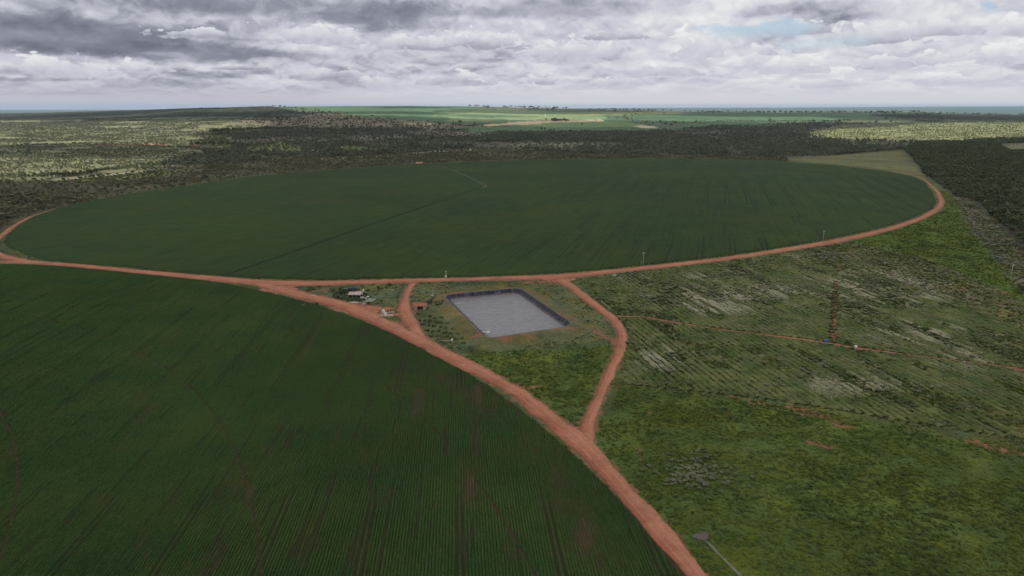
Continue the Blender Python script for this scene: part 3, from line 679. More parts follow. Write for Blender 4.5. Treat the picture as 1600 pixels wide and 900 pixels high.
gaps = rng.random(XR.shape) < (.04+.75*bare)
wd = (.37+.08*vnoise(K*7, S, 2.2))*(1-.75*thin)*np.where(gaps, .45, 1); hg = (.44+.16*vnoise(K*11, S, 1.7))*(1-.8*thin)*np.where(gaps, .4, 1)
j = lambda s: rng.uniform(-s, s, XR.shape)
prof = [(-1.12, 0.0), (-.68, .82), (.0, 1.08), (.68, .82), (1.12, 0.0)]
VV = []
for a_, h_ in prof:
    o_ = wd*a_+j(.075)*(1 if h_ else .3); VV.append(np.stack([XR+nV[0]*o_+dV[0]*j(.15), YR+nV[1]*o_+dV[1]*j(.15), .02+hg*h_*(1+j(.22))], -1))
VV = np.stack(VV, 2); nk, ns = XR.shape; m5 = len(prof)
tramdark = np.maximum(tram, skip); use = ins & ~(thin > .97); ok = use[:, :-1] & use[:, 1:]
idv = np.arange(nk*ns*m5).reshape(nk, ns, m5)
Fs = []
for q in range(m5-1):
    Fs.append(np.stack([idv[:, :-1, q][ok], idv[:, :-1, q+1][ok], idv[:, 1:, q+1][ok], idv[:, 1:, q][ok]], -1))
Fs = np.concatenate(Fs); used, inv = np.unique(Fs, return_inverse=True)
rows = mesh_obj('crop_rows', VV.reshape(-1, 3)[used], inv.reshape(-1, 4)[:, ::-1], MATS['crop_leaves'])
set_attr(rows, 'dark', np.repeat(np.clip(tramdark, 0, 1)[..., None], m5, 2).reshape(-1)[used]); set_attr(rows, 'bare', np.repeat(bare[..., None], m5, 2).reshape(-1)[used]); print('row faces', len(Fs))
tag(rows, 'dark green crop in straight planted rows filling the near circular field', 'crop', kind='stuff')
# soil under the near crop
n_ = 240; Vs = [(CB[0], CB[1], .02)]
for i in range(n_):
    a_ = 2*math.pi*i/n_; Vs.append((CB[0]+math.cos(a_)*(RB-2), CB[1]+math.sin(a_)*(RB-2), .02))
o = mesh_obj('field_soil', Vs, [(0, 1+i, 1+(i+1) % n_) for i in range(n_)], MATS['row_soil']); tag(o, kind='structure')
# ------------------------------------------------------------------ far circular field: a closed crop canopy with tramlines
print('far field')
dW = np.array([320., 1104.6]); dW /= np.linalg.norm(dW); nW = np.array([dW[1], -dW[0]])
us = np.arange(-1150, 700, 1.6); vs = np.arange(300, 1950, 3.0)
U, Vv = np.meshgrid(us, vs); XA = nW[0]*U+dW[0]*Vv; YA = nW[1]*U+dW[1]*Vv
PAj = PA
pxa, pya = proj(XA, YA, np.zeros_like(XA))
e_j = (fbm(XA, YA, 10, 3)-.5)
ia = inpoly(XA+e_j*3, YA+e_j*3, PAj)
near_e = ia & (pya > 320); rda = np.full(XA.shape, 50.); rda[near_e] = road_dist(XA[near_e], YA[near_e], ['ring', 'far_west', 'west']); ia &= rda > .6
gap = np.zeros(XA.shape); ph = np.mod(U+9, 27.0)
tn = sst(fbm(U*.25, Vv, 120, 4), .40, .58)*sst(pxa, 560, 1000)
for t0 in (2.0, 6.4): gap = np.maximum(gap, np.exp(-((ph-t0)/.85)**2)*tn*1.25)
gap = np.maximum(gap, .7*sst(fbm(U*1.2, Vv*.07, 7, 4), .60, .78)*sst(pxa, 200, 1100))
PC = np.array(G(757, 291)); arm = [G(757, 291), G(345, 434)]
da = segdist(XA, YA, arm); gap = np.maximum(gap, 1.6*np.exp(-(da/1.7)**2))
rc = np.hypot(XA-PC[0], YA-PC[1])
for r0 in (110, 165, 220, 275, 330, 385, 440, 495, 550, 600): gap = np.maximum(gap, .38*np.exp(-((rc-r0)/1.4)**2)*sst(fbm(XA, YA, 160, 2), .45, .6))
loop_px = [(1195, 283), (1206, 290), (1210, 298), (1203, 306)]
gap = np.maximum(gap, .6*np.exp(-(segdist(XA, YA, [G(*p) for p in loop_px])/2.2)**2))
trail = np.exp(-(segdist(XA, YA, [G(*p) for p in [(690, 259), (712, 268), (735, 278), (752, 286), (757, 289), (755, 294)]])/3.2)**4)
hgt = .85+(fbm(XA, YA, 9, 3)-.5)*.35+(fbm(XA, YA, 2.5, 2)-.5)*.3-np.clip(gap, 0, 1)*.6-trail*.6
ca = ia[:-1, :-1] & ia[1:, :-1] & ia[:-1, 1:] & ia[1:, 1:]
# outer edge slopes down to the soil
inn = ia.copy(); inn[1:-1, 1:-1] = ia[1:-1, 1:-1] & ia[:-2, 1:-1] & ia[2:, 1:-1] & ia[1:-1, :-2] & ia[1:-1, 2:]
hgt = np.where(inn, hgt, .03)
Fa = grid_mesh(U, Vv)[ca.reshape(-1)]
used, inv = np.unique(Fa, return_inverse=True)
field = mesh_obj('crop_canopy', np.stack([XA, YA, hgt], -1).reshape(-1, 3)[used], inv.reshape(-1, 4), MATS['far_crop'], smooth=True)
set_attr(field, 'gap', gap.reshape(-1)[used]); set_attr(field, 'trail', trail.reshape(-1)[used])
ra = field.data.attributes.new('rowuv', 'FLOAT_VECTOR', 'POINT'); ra.data.foreach_set('vector', np.stack([U, Vv, U*0], -1).reshape(-1, 3)[used].astype(np.float32).ravel())
tag(field, 'closed dark green crop filling the huge round field beyond the road', 'crop', kind='stuff'); print('canopy faces', len(Fa))
# ------------------------------------------------------------------ pond
def rounded(poly, rad, step=1.6):
    out_ = []; n = len(poly)
    for i in range(n):
        p0 = np.array(poly[i-1]); p1 = np.array(poly[i]); p2 = np.array(poly[(i+1) % n]); a_ = (p0-p1)/np.linalg.norm(p0-p1); b_ = (p2-p1)/np.linalg.norm(p2-p1)
        s0 = p1+a_*rad; s2 = p1+b_*rad
        for t in np.linspace(0, 1, 9): out_.append((1-t)**2*s0+2*t*(1-t)*p1+t*t*s2)
        nx_ = np.array(poly[(i+1) % n]); nn = np.array(poly[(i+2) % n]); e0 = s2; e1 = nx_+(p1-nx_)/np.linalg.norm(p1-nx_)*rad
        k = int(np.linalg.norm(e1-e0)/step)
        for q in range(1, k): out_.append(e0+(e1-e0)*q/k)
    return np.array(out_)
rim = rounded(POND, 8.0); cen = rim.mean(0); nr = len(rim)
T = np.roll(rim, -1, 0)-np.roll(rim, 1, 0); T /= np.linalg.norm(T, axis=1)[:, None]
NI = np.stack([T[:, 1], -T[:, 0]], 1)
if np.mean(np.sum(NI*(cen-rim), 1)) < 0: NI = -NI
RIMZ, WATZ = 2.6, .1
def loft(name, rings, matl, run=True):
    k = len(rings); V = np.concatenate(rings); Fc = []
    for q in range(k-1):
        for i in range(nr): Fc.append((q*nr+i, q*nr+(i+1) % nr, (q+1)*nr+(i+1) % nr, (q+1)*nr+i))
    o = mesh_obj(name, V, Fc, matl, smooth=True)
    if run:
        set_attr(o, 'run', np.tile(np.arange(nr)*1.6, k)); set_attr(o, 'drop', np.repeat(np.linspace(0, 1, k), nr))
    return o
def ringat(inset, z, wob_=0.0):
    q = rim+NI*inset; zz_ = z+(fbm(q[:, 0], q[:, 1], 12, 3)-.5)*wob_
    return np.c_[q, zz_]
liner = loft('pond_liner', [ringat(-.5, RIMZ+.03), ringat(.0, RIMZ+.06)]+[ringat(3.7*t, RIMZ+.05-3.1*t, .2) for t in np.linspace(.1, 1, 8)], MATS['pond_sheeting'])
tag(liner, 'black plastic sheeting lining the sloping walls of the irrigation pond', 'pond liner')
wr = ringat(3.2, WATZ)[:, :2]
Vw = np.vstack([[*cen, WATZ], np.c_[wr, np.full(nr, WATZ)]])
water = mesh_obj('water', Vw, [(0, 1+i, 1+(i+1) % nr) for i in range(nr)], MATS['water']); tag(water, kind='structure')
if water.data.polygons[0].normal.z < 0: water.data.flip_normals()
def outer(extra, z, amp): 
    q = rim-NI*extra; s_ = np.arange(nr); return np.c_[q-NI*((fbm(q[:, 0], q[:, 1], 20, 3)-.5)*amp)[:, None], z+(fbm(q[:, 0]+5, q[:, 1], 5, 3)-.5)*.4*(z > .1)]
bank_ = loft('embankment', [outer(12.0, -.3, 4), outer(9.5, .25, 3), outer(6.8, 1.4, 1.6), outer(4.4, 2.45, .8), outer(3.2, RIMZ, .3), outer(.45, RIMZ, 0)], MATS['ground_cover'], False)
tag(bank_, kind='structure')
bc = np.zeros((len(bank_.data.vertices), 4)); vv = np.array([v.co for v in bank_.data.vertices])
mixv = fbm(vv[:, 0], vv[:, 1], 18, 3)[:, None]; bc[:, :3] = np.array([.10, .11, .042])*(1-mixv)+np.array([.15, .135, .062])*mixv; bc[:, 3] = 1
set_attr(bank_, 'col', bc, 'FLOAT_COLOR'); set_attr(bank_, 'soil', .26+.3*fbm(vv[:, 0]+40, vv[:, 1], 22, 3)*(vv[:, 2] > .8)); set_attr(bank_, 'pale', np.zeros(len(vv)))
for o in (bank_, liner):
    if np.mean([p.normal.z for p in o.data.polygons]) < 0: o.data.flip_normals()
# ------------------------------------------------------------------ plants and trees: prototypes
def crown_mesh(w_, h_, zc, leaves, leaf, seed, core=True, flat=.8):
    r = np.random.default_rng(seed); V = []; Fc = []
    if core:
        import bmesh
        bm = bmesh.new(); bmesh.ops.create_icosphere(bm, subdivisions=2, radius=1)
        ph = r.uniform(0, 6, 6)
        for v in bm.verts:
            c = v.co; k = 1+.22*math.sin(3*c.x+ph[0])*math.cos(2.6*c.y+ph[1])+.16*math.sin(5*c.z+ph[2]+2*c.x)+r.uniform(-.10, .10)
            V.append((c.x*w_*.40*k, c.y*w_*.40*k, zc+c.z*h_*.40*k*(1 if c.z > 0 else .7)))
        for f in bm.faces: Fc.append(tuple(v.index for v in f.verts))
        bm.free()
    # leaf sprays gathered in a few lobes
    nl = max(3, leaves//9); lob = r.normal(size=(nl, 3)); lob /= np.linalg.norm(lob, axis=1)[:, None]; lob[:, 2] = np.abs(lob[:, 2])*.9-.25
    for i in range(leaves):
        L = lob[i % nl]*np.array([w_*.42, w_*.42, h_*.42]); c = L+r.normal(size=3)*np.array([w_, w_, h_])*.085+np.array([0, 0, zc])
        d = r.normal(size=3); d /= np.linalg.norm(d); u = np.cross(d, [0.3, .2, 1]); u /= np.linalg.norm(u); q = np.cross(d, u); s = leaf*r.uniform(.6, 1.3)
        b = len(V); V += [tuple(c-u*s*.5-q*s*.5), tuple(c+u*s*.6-q*s*.4), tuple(c+u*s*.4+q*s*.6), tuple(c-u*s*.5+q*s*.4)]; Fc.append((b, b+1, b+2, b+3))
    return V, Fc
def trunk_mb(h_, r_, seed, limbs=4, sp=1.2):
    rr_ = random.Random(seed); m_ = MB(); lean = (rr_.uniform(-.3, .3), rr_.uniform(-.3, .3))
    m_.tube((0, 0, -.2), (lean[0]*.5, lean[1]*.5, h_*.5), r_, r_*.75, 6); m_.tube((lean[0]*.5, lean[1]*.5, h_*.5), (lean[0], lean[1], h_), r_*.75, r_*.4, 6)
    for i in range(limbs):
        a = 2*math.pi*i/limbs+rr_.uniform(-.4, .4); z0 = h_*rr_.uniform(.45, .7)
        m_.tube((lean[0]*.5, lean[1]*.5, z0), (math.cos(a)*sp, math.sin(a)*sp, h_*rr_.uniform(.95, 1.2)), r_*.45, r_*.15, 5)
    return m_
def proto(kind, foliage, seed, leaves=44):
    w_, h_, zc, leaf, th_ = dict(round=(6, 4.2, 3.7, 1.25, 2.8), tall=(4.6, 7.5, 6.2, 1.3, 4.8), low=(4.2, 2.3, 1.5, 1.0, 1.0), wide=(8.5, 4.4, 4.6, 1.6, 3.6))[kind]
    V, Fc = crown_mesh(w_, h_, zc, leaves, leaf, seed); t = trunk_mb(th_, .2, seed, 4, w_*.22)
    return V, Fc, t
PROTO = {}
def proto_object(kind, foliage, seed, leaves=44):
    k = (kind, foliage, seed, leaves)
    if k not in PROTO:
        V, Fc, t = proto(kind, foliage, seed, leaves); m_ = MB(); m_.add(V, Fc, 0); m_.add(t.v, t.f, 1)
        PROTO[k] = m_.build('tree_shape', [MATS[foliage], MATS['bark']], link=False)
    return PROTO[k]
def scatter(name, pts, scale, rot, protos, label, cat):
    """one object of uncountable plants: geometry-node copies of a few shapes on points"""
    n = len(pts); me = bpy.data.meshes.new(name); me.vertices.add(n); me.vertices.foreach_set('co', np.asarray(pts, np.float32).ravel())
    for nm, dt in (('size', scale), ('turn', rot), ('pick', rng.integers(0, len(protos), n).astype(float))):
        a = me.attributes.new(nm, 'FLOAT', 'POINT'); a.data.foreach_set('value', np.asarray(dt, np.float32))
    me.update(); o = bpy.data.objects.new(name, me); COL.objects.link(o)
    g = bpy.data.node_groups.new(name, 'GeometryNodeTree'); g.interface.new_socket('Geometry', in_out='INPUT', socket_type='NodeSocketGeometry'); g.interface.new_socket('Geometry', in_out='OUTPUT', socket_type='NodeSocketGeometry')
    N_ = g.nodes; L = g.links; gi = N_.new('NodeGroupInput'); go = N_.new('NodeGroupOutput')
    ip = N_.new('GeometryNodeInstanceOnPoints'); ip.inputs['Pick Instance'].default_value = True
    gi_ = N_.new('GeometryNodeGeometryToInstance')
    for p in reversed(protos):
        oi = N_.new('GeometryNodeObjectInfo'); oi.inputs['Object'].default_value = p; L.new(oi.outputs['Geometry'], gi_.inputs[0])
    def at(nm):
        q = N_.new('GeometryNodeInputNamedAttribute'); q.data_type = 'FLOAT'; q.inputs['Name'].default_value = nm; return q.outputs['Attribute']
    f2i = N_.new('FunctionNodeFloatToInt'); L.new(at('pick'), f2i.inputs[0]); L.new(f2i.outputs[0], ip.inputs['Instance Index'])
    cx_ = N_.new('ShaderNodeCombineXYZ'); L.new(at('turn'), cx_.inputs[2]); L.new(cx_.outputs[0], ip.inputs['Rotation'])
    L.new(at('size'), ip.inputs['Scale']); L.new(gi.outputs[0], ip.inputs['Points']); L.new(gi_.outputs[0], ip.inputs['Instance']); L.new(ip.outputs[0], go.inputs[0])
    md = o.modifiers.new('plants', 'NODES'); md.node_group = g
    tag(o, label, cat, kind='stuff'); print(name, n); return o
# ------------------------------------------------------------------ where trees stand
print('trees')
def sample(y0, y1, dens, pxlo=-260, pxhi=1860):
    xl, xh = (pxlo-800)/F*y1*1.04, (pxhi-800)/F*y1*1.04
    n = int((xh-xl)*(y1-y0)*dens); x = rng.uniform(xl, xh, n); y = rng.uniform(y0, y1, n); z = height(x, y)
    px, py = proj(x, y, z); k = (px > pxlo) & (px < pxhi); return x[k], y[k], z[k], px[k], py[k]
TREES = {}   # class -> list of arrays (x,y,z,scale)
spec = {'scrub': (1/60, .25, .85), 'near_scrub': (1/52, .45, 1.1), 'brown_slope': (1/900, .8, 1.5), 'middle_wood': (1/95, .45, 1.15), 'left_ridge': (1/260, .8, 1.5), 'right_ridge': (1/260, .8, 1.5),
        'savanna': (1/150, .35, .8), 'right_wood': (1/38, .55, 1.15), 'sandy': (1/110, .3, .65), 'meadow': (1/2500, .3, .5), 'glade': (1/700, .7, 1.2), 'clearing': (1/330, .6, 1.3), 'ridge_top': (1/9000, 1.2, 2), 'far': (1/5000, 1.0, 2.0), 'grass_patch': (1/1500, .5, .9)}
rings_ = [(350, 800), (800, 1400), (1400, 2200), (2200, 3300), (3300, 4800), (4800, 6700)]
for (ya, yb) in rings_:
    x, y, z, px, py = sample(ya, yb, 1/38 if yb < 2300 else 1/60)
    base = 1/38 if yb < 2300 else 1/60
    cid_, _, _ = paint(x, y, z); pr = rng.random(len(x)); cl_ = fbm(x, y, 55, 4)
    for nm, (dn, s0, s1) in spec.items():
        ids = [i for i, c in enumerate(NCL) if c == nm]; grow = 1.0 if yb < 2300 else (1.25 if yb < 3400 else 1.5)
        if nm in ('left_ridge', 'right_ridge'): grow = 1
        k = np.isin(cid_, ids) & (pr < dn/base/grow**2*np.clip(.5+1.5*sst(cl_, .36, .66), .1, 2.2))
        if nm in ('near_scrub', 'middle_wood', 'right_wood', 'scrub'):
            k &= ~(inpoly(x, y, PA))
            k &= (road_dist(x, y, ['ring', 'far_west', 'west']) > 5) if yb <= 1400 else True
            k &= segdist(px, py, [(85, 281), (130, 277), (180, 272), (232, 267), (300, 266)]) > 1.8
        if nm == 'scrub': k &= fbm(x+300, y, 240, 3) > .36
        if nm == 'middle_wood': k &= rng.random(len(x)) < np.clip(.12+3.2*(fbm(x+50, y, 320, 4)-.34)+.8*sst(py, 226, 244), .05, 1)
        TREES.setdefault(nm, []).append(np.stack([x[k], y[k], z[k], rng.uniform(s0, s1, k.sum())*grow*(1.15 if nm == 'middle_wood' else 1)], 1))
TREES = {k: np.concatenate(v) for k, v in TREES.items()}
def px2ground(px, py):
    """where the view ray through a photo point meets the terrain"""
    X_ = px-800; v = 450-py; Yd = F*math.cos(P)+v*math.sin(P); Zd = v*math.cos(P)-F*math.sin(P)
    ts = np.geomspace(.2, 7.2, 900); ys = Yd*ts; xs = X_*ts; zs = H+Zd*ts; h_ = height(xs, ys); k = np.argmax(zs < h_)
    if not (zs < h_).any(): k = np.argmin(np.abs(ys-DC))
    return xs[k], ys[k], h_[k]
LINES = [  # explicit rows and clumps of trees: px polyline, spacing in px, scale, rows, class
 ([(225, 173.0), (322, 171.3)], 1.6, 2.0, 2, 'left_ridge'), ([(300, 171.2), (328, 170.6)], 1.3, 3.2, 2, 'left_ridge'), ([(392, 169.6), (410, 169.2)], 1.2, 3.6, 2, 'left_ridge'), ([(330, 170.8), (430, 169.5)], 3, 1.6, 1, 'left_ridge'),
 ([(630, 167.4), (700, 167.6)], 3.0, 1.6, 1, 'left_ridge'), ([(700, 167.6), (745, 168.2)], 1.8, 2.4, 1, 'left_ridge'), ([(745, 168.2), (960, 172.8)], 4.5, 1.5, 1, 'left_ridge'), ([(905, 172.0), (945, 172.5)], 1.3, 2.2, 1, 'left_ridge'), ([(960, 173), (1130, 176)], 4, 1.2, 1, 'left_ridge'),
 ([(1080, 176), (1200, 176.3), (1400, 175.6)], 2.2, 1.5, 1, 'left_ridge'), ([(1270, 175.6), (1390, 175.2)], 2.4, 2.0, 1, 'left_ridge'), ([(1448, 178), (1520, 179.5)], 2.2, 1.8, 1, 'left_ridge'),
 ([(862, 189.4), (888, 189.6)], 1.5, 2.4, 3, 'middle_wood'), ([(854, 189.5), (856, 189.5)], 1.5, 2.2, 1, 'middle_wood'), ([(905, 188.5), (935, 188.9)], 5, 1.2, 1, 'middle_wood'), ([(910, 196.5), (913, 196.5)], 2, 2.2, 1, 'middle_wood'),
 ([(950, 184), (1010, 190), (1080, 192), (1130, 191)], 3.2, 1.6, 1, 'middle_wood'), ([(1120, 191), (1330, 190)], 3.2, 1.9, 2, 'middle_wood'), ([(1200, 191.5), (1212, 191.5)], 2, 3.0, 1, 'middle_wood'),
 ([(1300, 196), (1350, 194.5), (1400, 194.5), (1430, 195)], 1.4, 1.7, 3, 'right_ridge'), ([(1430, 193), (1600, 191)], 4, 1.3, 2, 'right_ridge'), ([(1360, 182), (1400, 181)], 1.8, 1.8, 2, 'right_ridge'),
 ([(330, 207), (400, 203), (450, 203), (560, 206), (620, 208)], 1.7, 1.9, 3, 'gum'), ([(335, 212), (420, 209), (560, 211)], 1.5, 1.5, 3, 'gum'), ([(300, 228), (340, 226), (400, 229), (430, 226)], 2.2, 1.5, 2, 'gum'),
 ([(320, 238), (380, 240), (480, 243), (560, 243), (640, 237)], 1.8, 1.5, 4, 'middle_wood'), ([(505, 240), (528, 238)], 2.0, 2.4, 3, 'middle_wood'), ([(480, 229), (510, 229)], 2, 1.8, 2, 'middle_wood'), ([(600, 236), (740, 229)], 1.6, 1.8, 4, 'middle_wood'),
 ([(395, 229), (470, 232)], 9, 1.3, 2, 'middle_wood'), ([(384, 234), (470, 240)], 10, 1.2, 1, 'middle_wood'),
 ([(130, 188.5), (160, 188.5)], 2, 2.0, 2, 'left_ridge'), ([(70, 197), (90, 199)], 6, 1.0, 1, 'middle_wood'), ([(150, 198), (158, 198)], 3, 2.0, 1, 'left_ridge'),
 ([(0, 278), (60, 277), (120, 275), (200, 262), (300, 255)], 1.9, .95, 3, 'gum'), ([(0, 283), (80, 282)], 7, .8, 1, 'middle_wood'), ([(84, 281), (86, 281)], 2, 1.4, 1, 'middle_wood'), ([(142, 277), (180, 274), (270, 269), (290, 271)], 16, 1.1, 1, 'middle_wood'),
 ([(848, 206), (870, 205)], 4, 2.6, 1, 'middle_wood'), ([(560, 205), (760, 205)], 14, 2.3, 1, 'middle_wood'), ([(900, 212), (960, 212)], 5, 2.2, 1, 'middle_wood'), ([(640, 196), (700, 196)], 6, 1.2, 1, 'brown_slope'), ([(582, 183), (586, 183)], 2, 2.4, 1, 'middle_wood'), ([(400, 188), (500, 190)], 4, 1.4, 3, 'middle_wood'), ([(430, 184), (560, 186)], 5, 1.3, 3, 'left_ridge'),
]
for pts, spx, s_, rws, cl_ in LINES:
    L = []
    for (x0, y0), (x1, y1) in zip(pts[:-1], pts[1:]):
        n = max(1, int(math.hypot(x1-x0, (y1-y0))/spx))
        for q in range(n):
            for r_ in range(rws):
                t = (q+rng.uniform(-.35, .35))/n
                gx_, gy_, gz_ = px2ground(x0+(x1-x0)*t, y0+(y1-y0)*t)
                if y0 < 181 and gy_ > DC-350 and s_ > 1.1: gy_ = DC-rng.uniform(0, 250)
                gy_ += rng.uniform(-1, 1)*(12 if gy_ < 4000 else 25)*rws/2; gx_ += rng.uniform(-4, 4)
                L.append((gx_, gy_, float(height(gx_, gy_)), s_*(.62 if y0 < 181 else .78)*rng.uniform(.6, 1.25)))
    if cl_ not in TREES: TREES[cl_] = np.zeros((0, 4))
    TREES[cl_] = np.concatenate([TREES[cl_], np.array(L)])
SHOW = {'scrub': ('scrub_foliage', ['low', 'round', 'low']), 'near_scrub': ('dry_foliage', ['round', 'low', 'low']), 'brown_slope': ('dark_foliage', ['round', 'low']), 'middle_wood': ('wood_foliage', ['round', 'tall', 'wide', 'round']),
        'left_ridge': ('wood_foliage', ['wide', 'round']), 'right_ridge': ('wood_foliage', ['wide', 'round']), 'savanna': ('savanna_foliage', ['low', 'round', 'low']), 'right_wood': ('dark_foliage', ['round', 'low', 'round']),
        'sandy': ('dry_foliage', ['low', 'low']), 'meadow': ('dry_foliage', ['low']), 'glade': ('wood_foliage', ['round']), 'clearing': ('wood_foliage', ['round', 'low']), 'ridge_top': ('wood_foliage', ['wide']), 'far': ('wood_foliage', ['wide', 'round']), 'gum': ('gum_foliage', ['tall', 'tall', 'round']), 'grass_patch': ('dry_foliage', ['low'])}
LAB = {'scrub': ('scrub', 'sunlit grey green scrub covering the plain at the left', 'scrub'), 'near_scrub': ('scrub', 'shaded olive brown scrub along the far edge of the round field', 'scrub'),
       'brown_slope': ('scattered_trees', 'scattered dark trees on the brown slope below the green ridge', 'trees'), 'middle_wood': ('woodland', 'dark woodland belt across the middle of the plain behind the round field', 'woodland'),
       'left_ridge': ('ridge_woodland', 'dark blue green woodland on the long ridge along the horizon, its ground darkened for cloud shade', 'woodland'), 'right_ridge': ('ridge_woodland', 'dark woodland strip at the right on top of the plateau', 'woodland'),
       'savanna': ('savanna_bushes', 'yellow green bushes dotted over the sunlit savanna at the right', 'bushes'), 'right_wood': ('forest', 'dense dark forest filling the right edge beside the lush grass', 'forest'),
       'sandy': ('scrub', 'low grey bushes on the sandy strip in front of the right forest', 'scrub'), 'meadow': ('scattered_bushes', 'few small bushes in the olive meadow behind the round field', 'bushes'), 'glade': ('scattered_trees', 'dark trees dotted over the green glades at left centre', 'trees'),
       'clearing': ('scattered_trees', 'trees dotted over the brownish clearings inside the middle woodland', 'trees'),
       'ridge_top': ('scattered_trees', 'tiny trees on the bare top of the far ridge', 'trees'), 'far': ('scattered_trees', 'sparse trees between the far plateau fields', 'trees'), 'gum': ('plantation', 'rows of tall grey green plantation trees left of centre', 'plantation'), 'grass_patch': ('scattered_bushes', 'small bushes in the pale clearing inside the right forest', 'bushes')}
# the trees that show largest are objects of their own
cand = []
for nm in ('right_wood', 'near_scrub', 'sandy'):
    A = TREES[nm]; px, py = proj(A[:, 0], A[:, 1], A[:, 2]); d = np.hypot(A[:, 0], A[:, 1])
    inside = (px > -5) & (px < 1605) & (d < 1500); sz = A[:, 3]/d
    for i in np.nonzero(inside)[0]: cand.append((sz[i], nm, i))
cand.sort(reverse=True); cand = cand[:300]
solo = {}
for s_, nm, i in cand: solo.setdefault(nm, []).append(i)
TL = {'right_wood': ('dark leafy tree in the dense forest at the right edge', 'forest_tree', 'trees of the forest at the right edge'), 'near_scrub': ('olive brown scrub tree beyond the left rim of the round field', 'scrub_tree', 'scrub trees beyond the round field'),
      'sandy': ('low grey green bush on the sandy strip near the power poles', 'bush', 'bushes on the sandy strip')}
for nm, ids in solo.items():
    fol, kinds = SHOW[nm]; protos_ = []; kinds_of = []
    for kk, kd in enumerate(dict.fromkeys(kinds)):
        for sd in (1, 2): protos_.append(proto(kd, fol, 100+sd+kk*10, 80)); kinds_of.append(kd)
    roots = []; lab, nme, grp = TL[nm]
    for q, i in enumerate(ids):
        x, y, z, s_ = TREES[nm][i]; k = q % len(protos_)
        if q < len(protos_):
            V_, F_, t_ = protos_[q]; r0 = empty(nme, (x, y, z), lab, 'tree' if nm != 'sandy' else 'bush', grp)
            c_ = mesh_obj('crown', V_, F_, MATS[fol], r0); t2 = t_.build('trunk', MATS['bark'], r0); roots.append((r0, c_, t2)); r = r0
        else:
            r0, c0, t0 = roots[k]; r = r0.copy(); COL.objects.link(r)
            for ch in (c0, t0):
                cc = ch.copy(); COL.objects.link(cc); cc.parent = r
        r.location = (x, y, z); r.scale = (s_, s_, s_*rng.uniform(.85, 1.15)); r.rotation_euler = (0, 0, rng.uniform(0, 6.28))
        shape = 'low spreading' if kinds_of[k] == 'low' else 'round crowned'; size = 'large' if s_ > .95 else ('middle sized' if s_ > .7 else 'small'); pxx = float(proj(x, y, z)[0]); dd = math.hypot(x, y)
        if nm == 'right_wood': where = 'at the forest edge right of the power poles' if dd < 760 else ('at the forest margin by the ring road bend' if pxx < 1520 else 'inside the dark forest at the right')
        elif nm == 'near_scrub': where = 'in brown scrub left of the round field' if pxx < 70 else ('in brown scrub above the round field\'s left rim' if pxx < 300 else 'in brown scrub behind the round field')
        else: where = 'on the sandy strip near the power poles'
        r['label'] = f'{size} {shape} {"tree" if nm != "sandy" else "bush"} {where}'; r['group'] = grp+', '+size+' '+shape+(', '+where.split(',')[0])
for nm, A in TREES.items():
    keep = np.ones(len(A), bool)
    if nm in solo: keep[solo[nm]] = False
    A = A[keep]
    if not len(A): continue
    fol, kinds = SHOW[nm]; lv = 26 if nm in ('left_ridge', 'right_ridge', 'far', 'middle_wood', 'savanna') else 44
    protos_ = [proto_object(kd, fol, 3+i, lv) for i, kd in enumerate(kinds)]
    nme, lab, cat = LAB[nm]; scatter(nme, A[:, :3], A[:, 3], rng.uniform(0, 6.28, len(A)), protos_, lab, cat)
# ------------------------------------------------------------------ weeds, bushes in rows, grass
def tuft_object(name, n, w_, h_, leaf, matl, seed):
    r = np.random.default_rng(seed); V = []; Fc = []
    for i in range(n):
        a = r.uniform(0, 6.28); rad = w_*math.sqrt(r.random())*.5; c = np.array([math.cos(a)*rad, math.sin(a)*rad, 0]); hh = h_*r.uniform(.5, 1.1)*(1-.5*rad/w_)
        o_ = np.array([math.cos(a), math.sin(a), 0])*leaf*r.uniform(.2, 1.0); s_ = np.array([-math.sin(a), math.cos(a), 0])*leaf*r.uniform(.35, .6)
        b = len(V); V += [tuple(c-s_*.6), tuple(c+s_*.6), tuple(c+o_+s_+np.array([0, 0, hh*.8])), tuple(c+o_*1.3+np.array([0, 0, hh])), tuple(c+o_-s_+np.array([0, 0, hh*.75]))]; Fc.append((b, b+1, b+2, b+3, b+4))
    m_ = MB(); m_.add(V, Fc); return m_.build(name, [MATS[matl]], link=False)
def flower_object(seed):
    r = np.random.default_rng(seed); m_ = MB()
    a = tuft_object('plant_shape', 10, 1.2, .75, .6, 'bush_leaves', seed); V = [tuple(v.co) for v in a.data.vertices]; m_.add(V, [tuple(p.vertices) for p in a.data.polygons], 0)
    for i in range(13):
        x, y, z = r.uniform(-.6, .6), r.uniform(-.6, .6), r.uniform(.5, .85); s_ = r.uniform(.09, .19)
        m_.add([(x-s_, y, z), (x, y-s_, z+.03), (x+s_, y, z), (x, y+s_, z-.02), (x, y, z+s_*.8)], [(0, 1, 4), (1, 2, 4), (2, 3, 4), (3, 0, 4)], 1)
    return m_.build('plant_shape', [MATS['bush_leaves'], MATS['flower_heads']], link=False)
print('weeds')
TW = [tuft_object('plant_shape', 12, 1.1, .26, .5, 'weed_leaves', 5), tuft_object('plant_shape', 14, 1.4, .34, .55, 'weed_leaves', 6), tuft_object('plant_shape', 12, 1.0, .34, .5, 'weed_dark', 7)]
ids = {nm: [i for i, c in enumerate(NCL) if c == nm] for nm in set(NCL)}
def pond_dist(x, y): return segdist(x, y, [tuple(p) for p in rim[::4]]+[tuple(rim[0])])
